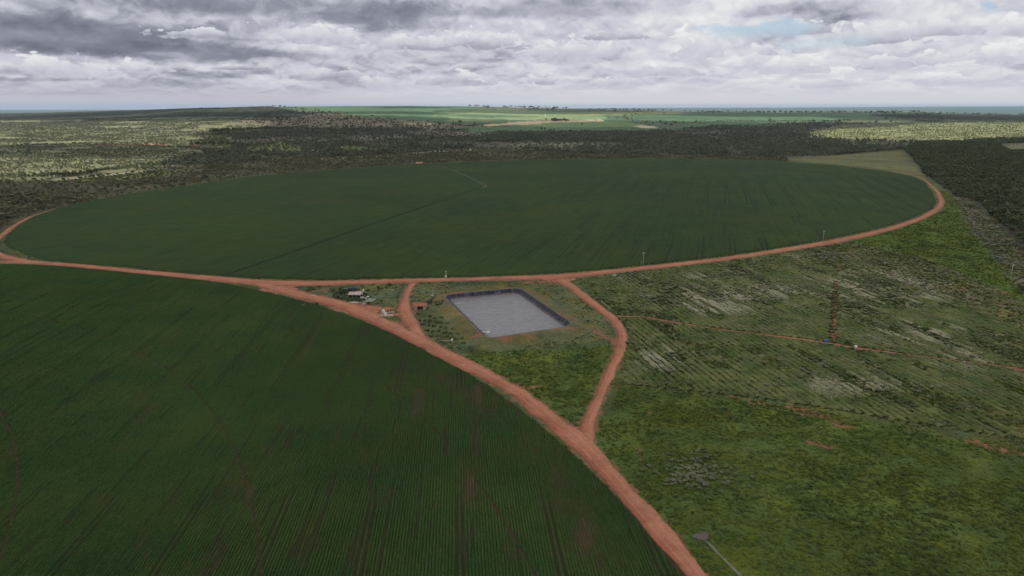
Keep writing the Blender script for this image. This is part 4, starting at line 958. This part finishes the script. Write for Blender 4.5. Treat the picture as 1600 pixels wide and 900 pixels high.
def weeds(names, dens, s0, s1, protos_, label, ymax, px_rng=(-120, 1760), cl=(.35, 1.3), off_=0.0, nme='grass'):
    out_ = []
    for ya, yb, f_ in ((130, 260, 1.0), (260, 420, .7), (420, 700, .35), (700, 1000, .2)):
        if ya > ymax: break
        x, y, z, px, py = sample(ya, min(yb, ymax), dens*f_, *px_rng)
        c_, _, _ = paint(x, y, z); k = np.isin(c_, sum((ids[n] for n in names), []))
        nn = fbm(x+off_, y, 9, 4); k &= rng.random(len(x)) < np.clip(cl[0]+cl[1]*(nn-.3)*1.6, .05, 1)
        x, y = x[k], y[k]; k = (road_dist(x, y) > .5) & (np.hypot(x-CB[0], y-CB[1]) > RB+.5) & ~inpoly(x, y, PA)
        pd = pond_dist(x, y); k &= (pd > 12.5) & ~inpoly(x, y, POND)
        x, y = x[k], y[k]; s_ = rng.uniform(s0, s1, len(x))*(1+.6*(1-f_))*(.6+.9*fbm(x, y, 14, 3)); out_.append(np.stack([x, y, x*0, s_], 1))
    A = np.concatenate(out_); scatter(nme, A[:, :3], A[:, 3], rng.uniform(0, 6.28, len(A)), protos_, label, 'grass')
weeds(['lush'], 1.1, .38, .95, [TW[0], TW[1], TW[0], TW[2]], 'lush green weedy grass on both sides of the loop road', 1000)
weeds(['yard', 'berm', 'plain'], .4, .4, .95, [TW[0], TW[2], tuft_object('plant_shape', 10, .9, .3, .5, 'bush_leaves', 8)], 'short rough grass around the pond and the farm yard', 620)
weeds(['brownish', 'weeds', 'sandy'], .8, .5, 1.1, [TW[0], TW[2]], 'thin weeds between the bush rows of the right field', 900, off_=400, nme='weeds')
# rows of bushes in the right-hand field
dR = np.array([-245., 1104.6]); dR /= np.linalg.norm(dR); nR = np.array([dR[1], -dR[0]])
K, S = np.meshgrid(np.arange(-50, 280)*3.3, np.arange(150, 760, .8), indexing='ij')
K = K+rng.normal(0, .2, K.shape)+(fbm(K, S, 40, 3)-.5)*3.2; S = S+rng.uniform(-.4, .4, S.shape); x = (nR[0]*K+dR[0]*S).ravel(); y = (nR[1]*K+dR[1]*S).ravel()
px, py = proj(x, y, x*0); c_, _, _ = paint(x, y, x*0)
k = np.isin(c_, ids['weeds']+ids['brownish']) & (px < 1780) & (rng.random(len(x)) < np.where(np.isin(c_, ids['brownish']), .30, .9)*np.clip(.05+1.5*fbm(x, y, 13, 4), 0, 1))
k &= road_dist(x, y) > .5
sl = np.full(len(x), 0.)
for pts, r_, st_ in SOILS[:12]: sl = np.maximum(sl, st_*np.exp(-(segdist(x, y, [G(*p) for p in pts])/r_)**2))
k &= rng.random(len(x)) > sl*1.1
x, y, px, py = x[k], y[k], px[k], py[k]; pf = pale_at(px, py)*np.clip(.2+1.6*fbm(x, y, 8, 3), 0, 1.6); fl = rng.random(len(x)) < pf*1.15
s_ = rng.uniform(.8, 1.5, len(x))*(.65+.8*fbm(x, y, 30, 3))*(1+.25*(y > 400))
pts3 = np.stack([x, y, x*0], 1)
some = rng.random(len(x)) < .30
scatter('bush_rows', pts3[~fl & some], s_[~fl & some]*.85, rng.uniform(0, 6.28, (~fl & some).sum()), [tuft_object('plant_shape', 18, 1.3, .75, .6, 'bush_leaves', 20), tuft_object('plant_shape', 18, 1.2, .7, .6, 'bush_leaves', 21), tuft_object('plant_shape', 16, 1.1, .7, .5, 'weed_leaves', 22)], 'green bushes planted in slanting rows across the right field', 'bushes')
fk = fl & (rng.random(len(x)) < .55)
scatter('flowering_bushes', pts3[fk], s_[fk]*.9, rng.uniform(0, 6.28, fk.sum()), [flower_object(30), flower_object(31)], 'pale whitish flowering bushes in patches among the right field rows', 'bushes')
K, S = np.meshgrid(np.arange(-48, 270)*3.3, np.arange(150, 760, 1.1), indexing='ij')
K = K+(fbm(K*.4, S, 60, 3)-.5)*2.4
XR = nR[0]*K+dR[0]*S; YR = nR[1]*K+dR[1]*S; px, py = proj(XR, YR, XR*0); c_, _, _ = paint(XR, YR, XR*0)
brn = np.isin(c_, ids['brownish']); ins = (np.isin(c_, ids['weeds']) | brn) & (px < 1760)
sl = np.zeros(XR.shape)
for pts, rr_, st_ in SOILS[:12]: sl = np.maximum(sl, st_*np.exp(-(segdist(XR, YR, [G(*p) for p in pts])/rr_)**2))
ins &= (sl < .42+.5*(fbm(XR, YR, 5, 3)-.5)); rd_ = np.full(XR.shape, 9.); rd_[ins] = road_dist(XR[ins], YR[ins]); ins &= rd_ > .3
vig = sst(fbm(K*1.5, S*.5, 16, 4)+.15*(fbm(XR, YR, 60, 3)-.5), .26, .52)*np.where(brn, .45, 1)
ins &= ~(rng.random(XR.shape) > .25+1.1*vig)
wd = (.98+.4*vnoise(K*5, S, 3.1))*(.45+.6*vig); hg = (.30+.40*vnoise(K*9, S, 2.3))*(.35+.75*vig)
j = lambda q: rng.uniform(-q, q, XR.shape)
VV = []
for a_, h_ in [(-1.2, 0.), (-.8, .75), (-.3, 1.), (.3, .95), (.8, .75), (1.2, 0.)]:
    o_ = wd*a_+j(.2); VV.append(np.stack([XR+nR[0]*o_+dR[0]*j(.3), YR+nR[1]*o_+dR[1]*j(.3), .02+hg*h_*(1+j(.5))], -1))
VV = np.stack(VV, 2); nk, ns = XR.shape; m6 = 6; ok = ins[:, :-1] & ins[:, 1:]; idv = np.arange(nk*ns*m6).reshape(nk, ns, m6)
Fs = np.concatenate([np.stack([idv[:, :-1, q][ok], idv[:, :-1, q+1][ok], idv[:, 1:, q+1][ok], idv[:, 1:, q][ok]], -1) for q in range(m6-1)])
used, inv = np.unique(Fs, return_inverse=True)
def f_band(t, b, o):
    p = wpos(t); pa = t.n('ShaderNodeAttribute', attribute_name='pale').outputs['Fac']
    c = t.mix(t.mapr(t.noise(p, .05, 5, .65), .38, .62), (.064, .094, .026), (.130, .142, .050))
    c = t.mix(t.mapr(t.noise(p, .02, 5, .6), .52, .72, 0, .6), c, (.115, .105, .058))
    k = t.m('MULTIPLY', t.mapr(t.noise(p, 1.4, 5, .75), .25, .75, .5, 1.55, False), t.mapr(t.noise(p, .15, 4, .6), .3, .7, .75, 1.25, False))
    c = t.vm('SCALE', c); t.link(k, c.node.inputs['Scale'])
    f_ = t.mapr(t.m('ADD', pa, t.m('MULTIPLY', t.m('SUBTRACT', t.noise(p, 1.1, 7, .8), .5), 1.5)), .36, .82)
    setcol(t, b, t.mix(t.m('MULTIPLY', f_, .8), c, (.36, .335, .235))); bumpit(t, b, t.noise(p, 2.0, 4, .7), .3, .8)
band_ = mesh_obj('planted_rows', VV.reshape(-1, 3)[used], inv.reshape(-1, 4)[:, ::-1], mat('planted_rows', f_band))
pp = pale_at(px, py)*np.clip(.05+1.5*sst(fbm(K*2.6, S*.16, 9, 4), .38, .60), 0, 1.4)
set_attr(band_, 'pale', np.repeat(pp[..., None], m6, 2).reshape(-1)[used]); print('band faces', len(Fs))
tag(band_, 'low weedy crop in wide slanting rows with pale patches in the right field', 'crop', kind='stuff')
wx, wy = G(1085, 742); n_ = 260; q = rng.normal(size=(n_, 2))*np.array([6, 5]); q[:40] += np.array([4, 11])
scatter('flowering_weeds', np.c_[wx+q[:, 0], wy+q[:, 1], np.zeros(n_)], rng.uniform(.5, 1.0, n_), rng.uniform(0, 6, n_), [flower_object(32)], 'patch of pale flowering weeds in the grass right of the main road', 'weeds')
q = []
for _ in range(420):
    px_, py_ = rng.uniform(475, 600), rng.uniform(449, 478); x_, y_ = G(px_, py_)
    if road_dist(np.array([x_]), np.array([y_]))[0] > 1 and fbm(np.array([x_]), np.array([y_]), 9, 3)[0] > .46: q.append((x_, y_, 0))
scatter('yard_weeds', np.array(q), rng.uniform(.6, 1.5, len(q)), rng.uniform(0, 6, len(q)), [TW[2], flower_object(41), tuft_object('plant_shape', 16, 1.6, 1.0, .7, 'garden_leaves', 42), tuft_object('plant_shape', 12, 1.4, .6, .5, 'dry_foliage', 43)], 'tangle of weeds and low plants around the rubbish yard', 'weeds')
# kitchen-garden shrubs in rows left of the pond, each its own plant
print('details')
gproto = None; cnt = 0
ga, gb = np.array(G(652, 490)), np.array(G(720, 548)); gc = np.array(G(712, 492))
ax1 = (gb-ga); L1 = np.linalg.norm(ax1); ax1 /= L1
def garden_shrub():
    r = empty('garden_shrub', (0, 0, 0), 'small dark green shrub in the planted rows left of the pond', 'shrub', 'shrubs planted in rows beside the pond')
    V_, F_ = crown_mesh(2.3, 1.5, .85, 46, .6, 77); mesh_obj('foliage', V_, F_, MATS['garden_leaves'], r)
    m_ = MB(); m_.tube((0, 0, -.05), (.05, 0, .6), .07, .04, 6); m_.build('stem', MATS['bark'], r); return r
for row, (p0, p1, n) in enumerate((((655, 492), (690, 498), 5), ((655, 500), (700, 506), 6), ((660, 508), (706, 514), 6), ((668, 516), (714, 522), 6), ((674, 525), (722, 530), 6), ((690, 534), (724, 537), 4), ((703, 543), (735, 546), 3))):
    for q in range(n):
        t = q/(n-1); X_, Y_ = G(p0[0]+(p1[0]-p0[0])*t+random.uniform(-1.5, 1.5), p0[1]+(p1[1]-p0[1])*t+random.uniform(-1.2, 1.2))
        if gproto is None: gproto = garden_shrub(); r = gproto; kids = list(gproto.children)
        else:
            r = gproto.copy(); COL.objects.link(r)
            for ch in kids:
                c = ch.copy(); COL.objects.link(c); c.parent = r
        s_ = random.uniform(.7, 1.2); r.location = (X_, Y_, 0); s_ *= .8; r.scale = (s_*1.25, s_, s_*.8); r.rotation_euler = (0, 0, random.uniform(0, 6))
# bushes with a place of their own
def bush(px, py, s_, label, seed, fol='garden_leaves', name='bush'):
    x, y = G(px, py); r = empty(name, (x, y, 0), label, 'bush'); V_, F_ = crown_mesh(4.2, 2.6, 1.5, 90, .8, seed); mesh_obj('crown', V_, F_, MATS[fol], r)
    trunk_mb(1.2, .12, seed, 4, .8).build('trunk', MATS['bark'], r); r.scale = (s_,)*3; return r
bush(686, 478, 1.3, 'wide dark bush just right of the red roofed hut', 201, 'wood_foliage'); bush(671, 474, .9, 'small dark bush behind the right corner of the red roofed hut', 202, 'wood_foliage')
bush(609, 447, .8, 'small round dark bush in the bright grass of the triangular yard', 203, 'dark_foliage'); bush(536, 458, 1.3, 'leafy green bush left of the open shed', 204); bush(526, 466, 1.1, 'low green bush at the road side of the rubbish yard', 205)
bush(577, 476, .7, 'yellow green bush beside the concrete slab', 206, 'weed_leaves'); bush(664, 253.5, 2.2, 'dark bush beside the small orange building at the field edge', 207, 'dark_foliage')
bush(1445, 272, 2.2, 'dark tree by the bend of the ring road', 208, 'dark_foliage', 'tree')
# ------------------------------------------------------------------ utility poles
def pole(px, py, h_, label, arm=2.2, arm_z=.4, box=False, rz=0.0, group='power poles along the fields'):
    x, y = px2ground(px, py)[:2] if py < 300 else G(px, py); r = empty('utility_pole', (x, y, 0), label, 'pole', group, rz)
    m_ = MB(); m_.tube((0, 0, -.5), (0, 0, h_), .23, .15, 10); m_.build('pole_shaft', MATS['timber'], r, True)
    c = MB(); c.box(-arm/2, arm/2, -.10, .10, h_-arm_z-.14, h_-arm_z+.08); c.tube((-arm*.32, .0, h_-arm_z-.1), (0, .0, h_-arm_z-.95), .035, None, 6); c.tube((arm*.32, 0, h_-arm_z-.1), (0, 0, h_-arm_z-.95), .035, None, 6); c.build('crossarm', MATS['timber'], r)
    for sx_ in (-arm*.45, 0, arm*.45):
        i_ = MB(); z0 = h_-arm_z+.08 if sx_ else h_; i_.lathe([(.05, 0), (.05, .08), (.11, .12), (.06, .18), (.11, .24), (.04, .32)], 8, (sx_, 0, z0)); i_.build('insulator', MATS['white_paint'], r)
    if box:
        b_ = MB(); b_.box(-.55, .35, -.62, -.2, .9, 2.3); b_.box(-.6, .4, -.68, -.18, 2.3, 2.38); b_.build('meter_box', MATS['white_paint'], r)
    return r
pole(1005, 414, 10.0, 'power pole with a crossarm at the edge of the round field right of the pond', 2.6)
pole(1286, 375.5, 9, 'faint power pole on the round field edge farther along the red road')
pole(1519.5, 362, 10.5, 'pale power pole at the forest edge, the farther of two', 2.6, rz=.4)
pole(1578.5, 437, 11.0, 'pale power pole with wide crossarm at the forest edge nearest the camera', 3.0, rz=.4)
pole(697, 435, 5.5, 'short pole with a white meter box beside the road above the pond', 1.2, .3, True)
p_ = MB(); p_.tube((0, 0, -.3), (0, 0, 3.2), .12, .09, 8); p_.box(-.25, .25, -.16, .16, 3.2, 3.32)
po = p_.build('post', MATS['timber']); po.location = (*G(1001.3, 414.4), 0); tag(po, 'short wooden post just left of the power pole by the red road', 'post')
for q, (a_, b_, hh) in enumerate(((1452, 284, 5.5), (1475, 314, 3.0))):
    o = MB().tube((0, 0, -.3), (.1, 0, hh), .13, .09, 8).box(-.3, .3, -.1, .1, hh-.4, hh-.22).build('post', MATS['timber']); o.location = (*G(a_, b_), 0)
    tag(o, ('thin tall post at the far bend of the ring road', 'short post on the grass outside the ring road bend')[q], 'post')
# ------------------------------------------------------------------ red-roofed hut
def gable_part(L, W, z0, z1, over=.5, th=.12):
    m_ = MB(); a, b = L/2+over, W/2+over
    V = [(-a, -b, z0), (a, -b, z0), (a, 0, z1), (-a, 0, z1), (a, b, z0), (-a, b, z0)]; V += [(x, y, z-th) for x, y, z in V]
    m_.add(V, [(0, 1, 2, 3), (3, 2, 4, 5), (7, 6, 9, 8), (8, 9, 11, 10), (0, 6, 7, 1), (5, 4, 10, 11), (1, 7, 8, 2), (2, 8, 10, 4), (0, 3, 9, 6), (3, 5, 11, 9)]); return m_
hx, hy_ = G(656, 484)
hut = empty('hut', (hx, hy_+2.6, 0), 'small hut with a red tiled roof and open dark front beside the yard track', 'hut', rz=R(3))
wl_ = MB(); wl_.box(-3.5, -1.6, -2.4, -2.2, 0, 2.25); wl_.box(1.7, 3.5, -2.4, -2.2, 0, 2.25); wl_.box(-3.5, 3.5, 2.2, 2.4, 0, 2.25); wl_.box(-3.7, -3.5, -2.4, 2.4, 0, 2.25); wl_.box(3.5, 3.7, -2.4, 2.4, 0, 2.25); wl_.box(-1.6, 1.7, -2.4, -2.2, 2.0, 2.25)
wl_.build('wall', MATS['plaster'], hut)
g_ = MB(); g_.add([(-3.7, -2.4, 2.25), (-3.7, 2.4, 2.25), (-3.7, 0, 3.1), (-3.5, -2.4, 2.25), (-3.5, 2.4, 2.25), (-3.5, 0, 3.1)], [(0, 2, 1), (3, 4, 5), (0, 3, 5, 2), (1, 2, 5, 4)]); g_.add([(3.7, -2.4, 2.25), (3.7, 2.4, 2.25), (3.7, 0, 3.1), (3.5, -2.4, 2.25), (3.5, 2.4, 2.25), (3.5, 0, 3.1)], [(0, 1, 2), (3, 5, 4), (0, 2, 5, 3), (1, 4, 5, 2)]); g_.build('gable', MATS['plaster'], hut)
gable_part(7.4, 4.8, 2.30, 3.75, .55).build('roof', MATS['roof_tile'], hut)
MB().box(-3.45, 3.45, -.2, 0, 0, 2.2).build('shade_panel', MATS['interior_shade'], hut); MB().tube((.1, -2.3, 0), (.1, -2.3, 2.0), .10, .10, 8).build('post', MATS['timber'], hut)  # near-black panel added for the shade behind the open front
# ------------------------------------------------------------------ open shed with tin roof and the things lying about it
shx, shy = G(554, 466)
shed = empty('shed', (shx, shy+2.3, 0), 'open shed with a faded pinkish tin roof and dark red front in the rubbish yard', 'shed', rz=R(-2))
s_ = MB(); s_.box(-3.9, 3.9, 1.9, 2.05, 0, 2.7); s_.box(-4.05, -3.9, -2.1, 2.05, 0, 2.5); s_.build('wall', mat('dark_red_wall', lambda t, b, o: setcol(t, b, (.10, .035, .03))), shed)
for x_ in (-3.8, -1.2, 1.3, 3.8): MB().tube((x_, -2.2, 0), (x_, -2.2, 2.3), .09, .09, 8).build('post', MATS['timber'], shed)
rf = MB(); nr_ = 40
Vr = []; 
for i in range(nr_+1):
    x_ = -4.3+8.6*i/nr_; dz_ = .06*(1 if i % 2 else -1); Vr += [(x_, -2.7, 2.35+dz_), (x_, 2.4, 3.1+dz_), (x_, -2.7, 2.29+dz_), (x_, 2.4, 3.04+dz_)]
rf.add(Vr, [(4*i, 4*i+4, 4*i+5, 4*i+1) for i in range(nr_)]+[(4*i+2, 4*i+3, 4*i+7, 4*i+6) for i in range(nr_)]+[(4*i, 4*i+2, 4*i+6, 4*i+4) for i in range(nr_)]); rf.build('roof', MATS['pinkish_tin'], shed)
MB().box(-3.4, 3.4, -.6, 1.2, .0, 1.3, top=.9).build('bench', MATS['dark_steel'], shed)
# navy sheet shelter behind the shed
nx_, ny_ = G(551, 455.5)
nav = empty('tarpaulin_shelter', (nx_, ny_+2, 0), 'low shelter under a dark navy sheet behind the pink roofed shed', 'shelter', rz=R(-1))
c_ = MB(); Vt = []; Ft_ = []; nu, nv = 16, 8
for j_ in range(nv+1):
    for i in range(nu+1):
        u, v = i/nu*2-1, j_/nv*2-1; z_ = 2.5-.5*v*v-.25*abs(u)**3+.10*math.sin(6*u+2*v)
        Vt.append((u*3.6, v*2.0, z_ if abs(v) < .99 and abs(u) < .99 else z_-.9))
n0 = len(Vt); Vt += [(x, y, z-.06) for x, y, z in Vt]
for j_ in range(nv):
    for i in range(nu):
        a = j_*(nu+1)+i; f = (a, a+1, a+nu+2, a+nu+1); Ft_ += [f, tuple(n0+q for q in f[::-1])]
c_.add(Vt, Ft_); c_.build('sheet', MATS['navy_sheet'], nav)
for a_, b_ in ((-3.4, -1.8), (3.4, -1.8), (-3.4, 1.8), (3.4, 1.8)): MB().tube((a_, b_, 0), (a_, b_, 1.8), .06, None, 6).build('post', MATS['timber'], nav)
MB().box(-2.8, 2.6, -1.3, 1.3, 0, 1.2, top=.85).build('stacked_goods', MATS['dark_steel'], nav)
def lump(name, px, py, w_, d_, h_, m_, label, cat, seed=0, group=None, rz=0.0):
    random.seed(seed); x, y = G(px, py); k = MB(); k.lathe([(.46, 0), (.52, .25), (.47, .62), (.30, .9), (.08, 1.0)], 14, (0, 0, 0), w_, d_, 0, .10)
    k.v = [(a, b, c*h_) for a, b, c in k.v]; o = k.build(name, MATS[m_], None, True); o.location = (x, y, 0); o.rotation_euler = (0, 0, rz); return tag(o, label, cat, group)
lump('rubble_heap', 553, 474, 6.0, 3.2, 1.1, 'rubble', 'pale heap of sand and rubble in front of the open shed', 'rubble heap', 3)
lump('bulk_bag', 564.5, 461, 1.9, 1.9, 1.7, 'bag_fabric', 'bright white sack standing at the right end of the shed roof', 'bag', 4)
lump('bulk_bag', 567.5, 455.5, 1.7, 1.7, 1.6, 'bag_fabric', 'cream tank shaped bag behind the shed, farthest of the white bags', 'bag', 5)
lump('bulk_bag', 566, 466, 2.6, 1.8, 1.1, 'bag_fabric', 'wide low white sack beside the dark shed front', 'bag', 6)
lump('bulk_bag', 571.5, 467.5, 1.6, 1.5, 1.2, 'bag_fabric', 'white sack in front of the concrete slab, left one', 'bag', 7)
lump('bulk_bag', 574.5, 464.5, 1.6, 1.4, 1.0, 'float_plastic', 'greyish white sack on the concrete slab, right one', 'bag', 8)
lump('bush_heap', 568.5, 477, 2.2, 2.0, 1.7, 'rubble', 'cream round heap at the edge of the road below the shed', 'heap', 9)
lump('debris_pile', 560, 457, 4.2, 2.0, .9, 'pinkish_tin', 'pile of pinkish sheets behind the shed roof', 'debris', 10)
lump('debris_pile', 549, 459.5, 3.0, 1.4, .8, 'roof_tile', 'small stack of orange tiles between navy shelter and shed', 'debris', 11)
lump('debris_pile', 490, 462, 3.0, 1.6, .5, 'rubble', 'low pale debris at the western tip of the yard', 'debris', 12)
lump('debris_pile', 509, 456.5, 2.6, 1.2, .5, 'orange_tile', 'low reddish debris among weeds in the west of the yard', 'debris', 13)
sl_ = MB(); sl_.box(-2.6, 2.6, -4.2, 4.2, 0, .14); o = sl_.build('concrete_slab', MATS['concrete']); o.location = (*G(578, 469.5), 0); o.rotation_euler = (0, 0, R(-14)); tag(o, 'grey concrete slab on the ground right of the white sacks', 'slab')
# bags and pipes at the road side
lump('bulk_bag', 599, 488.5, 2.1, 1.9, 2.2, 'bag_fabric', 'tall white bulk bag by the road, rear one of the three', 'bag', 14)
lump('bulk_bag', 602.3, 494.5, 2.2, 2.1, 2.6, 'bag_fabric', 'largest white bulk bag by the road, right of the three', 'bag', 15)
lump('bulk_bag', 596, 496, 2.1, 2.0, 1.8, 'rubble', 'beige bulk bag by the road, left of the three', 'bag', 16)
o = MB().tube((-2.2, 0, .3), (2.2, .5, .3), .28, None, 12).build('pipe', MATS['white_paint'], None, True); o.location = (*G(609, 493.5), 0); tag(o, 'thick white pipe lying right of the white bulk bags', 'pipe')
o = MB().tube((-3.2, 0, .2), (3.2, 1.6, .2), .2, None, 12).build('pipe', MATS['grey_steel'], None, True); o.location = (*G(608, 489.5), 0); tag(o, 'long grey pipe lying behind the white pipe', 'pipe')
lump('sack', 594, 500.2, 1.8, .9, .4, 'rubble', 'small pale sack on the road verge below the bulk bags', 'sack', 17)
o = MB().box(-1.6, 1.6, -.18, .18, .02, .3).build('board', MATS['timber']); o.location = (*G(613, 453.5), 0); o.rotation_euler = (0, 0, R(-35)); tag(o, 'pale board lying in the bright grass near the yard track', 'board')
# pump column by the pond
pc = empty('pump_column', (*G(676, 469), 0), 'pale concrete pump column with a thin pipe on top left of the pond', 'pump column')
MB().lathe([(1.1, 0), (1.1, 2.9), (1.2, 2.95), (1.2, 3.15), (.2, 3.2)], 16).build('column', MATS['rubble'], pc, True); MB().tube((0, 0, 3.1), (.2, .2, 7.6), .13, .09, 8).build('pipe', MATS['timber'], pc, True); MB().box(-.5, .9, -.12, .12, 3.8, 3.95).build('bracket', MATS['timber'], pc)
ob_ = empty('outlet_block', (*G(699, 533), 0), 'low whitish concrete water outlet in the grass left of the pond', 'outlet')
MB().box(-2.6, 1.8, -.35, .35, 0, .42).build('channel_wall', MATS['concrete'], ob_); MB().box(1.9, 2.9, -.5, .5, 0, 1.2).build('headwall', MATS['white_paint'], ob_)
# floating pump raft
rx_, ry_ = G(759.5, 519.5, WATZ)
raft = empty('pump_raft', (rx_, ry_, WATZ), 'white floating pump raft near the lower left corner of the pond', 'raft', rz=R(-32))
MB().tube((-2.3, -.7, .1), (2.3, -.7, .1), .42, None, 12).build('float', MATS['float_plastic'], raft, True); MB().tube((-2.3, .7, .1), (2.3, .7, .1), .42, None, 12).build('float', MATS['float_plastic'], raft, True)
MB().box(-1.9, 1.9, -1.1, 1.1, .50, .62).build('deck', MATS['white_paint'], raft); MB().tube((-.7, 0, .95), (.7, 0, .95), .3, .26, 12).build('pump', MATS['grey_steel'], raft, True)
MB().tube((-1.0, 0, .8), (-4.6, -1.4, .9), .12, None, 8).build('hose', MATS['dark_steel'], raft, True)
# blue tank and white drum by the field path
bt = empty('water_tank', (*G(1291, 534), 0), 'blue plastic water tank beside the footpath crossing in the right field', 'tank')
MB().lathe([(1.15, 0), (1.35, .15), (1.4, 1.3), (1.2, 1.45), (.45, 1.55)], 18).build('tank_body', MATS['blue_plastic'], bt, True); MB().lathe([(.42, 1.56), (.42, 1.7), (.1, 1.74)], 14).build('lid', MATS['blue_plastic'], bt, True); bt.scale = (.75, .75, .75)
lump('sheet', 1286.5, 533.6, 1.8, 1.2, .7, 'navy_sheet', 'dark blue folded sheet left of the blue water tank', 'sheet', 18)
lump('sack', 1337, 542.5, 1.9, 1.3, 1.0, 'white_paint', 'white sack on the edge of the footpath right of the blue tank', 'sack', 19)
# gravel heap with its washed-out strip
lump('gravel_heap', 1094, 839, 4.6, 3.0, .3, 'gravel', 'flat grey brown gravel heap in the grass right of the road', 'gravel heap', 20)
lump('gravel_heap', 1101, 836, 2.6, 2.6, .45, 'gravel', 'darker end of the gravel heap where the grey strip starts', 'gravel heap', 21)
RC2 = [G(*p) for p in [(1098, 841), (1110, 852), (1125, 868), (1142, 885), (1160, 904), (1200, 950)]]
RS['strip'] = resample(RC2, [.7, .5, .5, .55, .55, .55], 1.5)
ribbon('gravel_path', 'strip', .09, mat('gravel_strip', lambda t, b, o: setcol(t, b, t.mix(t.noise(wpos(t), 1.0, 5, .7), (.10, .105, .07), (.22, .20, .165)))), .35)
# pivot centre of the round field
pv = empty('pivot_point', (*G(759, 292), 0), 'small steel pivot centre where the track ends inside the round field', 'irrigation pivot')
for a_, b_ in ((-1.4, -1.4), (1.4, -1.4), (1.4, 1.4), (-1.4, 1.4)): MB().tube((a_, b_, 0), (a_*.25, b_*.25, 3.6), .09, .07, 6).build('leg', MATS['grey_steel'], pv)
MB().tube((0, 0, .2), (0, 0, 4.4), .16, .14, 8).build('riser_pipe', MATS['grey_steel'], pv); MB().box(-.5, .5, 1.0, 1.4, 1.0, 2.3).build('control_box', MATS['grey_steel'], pv)
# ------------------------------------------------------------------ far buildings
def building(px, py, L, W, hh, roofh, wallm, roofm, label, rz=0.0, wins=3, name='house'):
    x, y, z = px2ground(px, py); r = empty(name, (x, y, z-.2), label, 'house', rz=rz)
    w_ = MB(); w_.box(-L/2, L/2, -W/2, W/2, 0, hh); w_.build('wall', MATS[wallm], r); gable_part(L, W, hh+.02, hh+roofh, .5, .15).build('roof', MATS[roofm], r)
    for i in range(wins):
        x_ = -L/2+L*(i+.5)/wins; b_ = MB(); b_.box(x_-.6, x_+.6, -W/2-.04, -W/2-.003, hh*.3, hh*.75); b_.build('window', MATS['interior_shade'], r)
    return r
building(655, 257, 13, 8, 2.6, 2.4, 'orange_tile', 'orange_tile', 'small orange roofed building at the far edge of the round field', R(8), 2)
building(492, 238, 18, 9, 4, 2.4, 'white_paint', 'white_paint', 'white farmhouse among dark trees left of centre', R(-5))
building(728, 214, 26, 10, 4, 2.2, 'pinkish_tin', 'white_paint', 'long pale farm building in the middle woodland', R(4), 4)
building(716, 215, 10, 8, 3.5, 2, 'plaster', 'orange_tile', 'small reddish house just left of the long pale farm building', 0, 2)
building(852, 181.5, 7, 6, 8, 2, 'white_paint', 'white_paint', 'tiny white farm tower on the far ridge above the tree clump', 0, 2)
print('done')
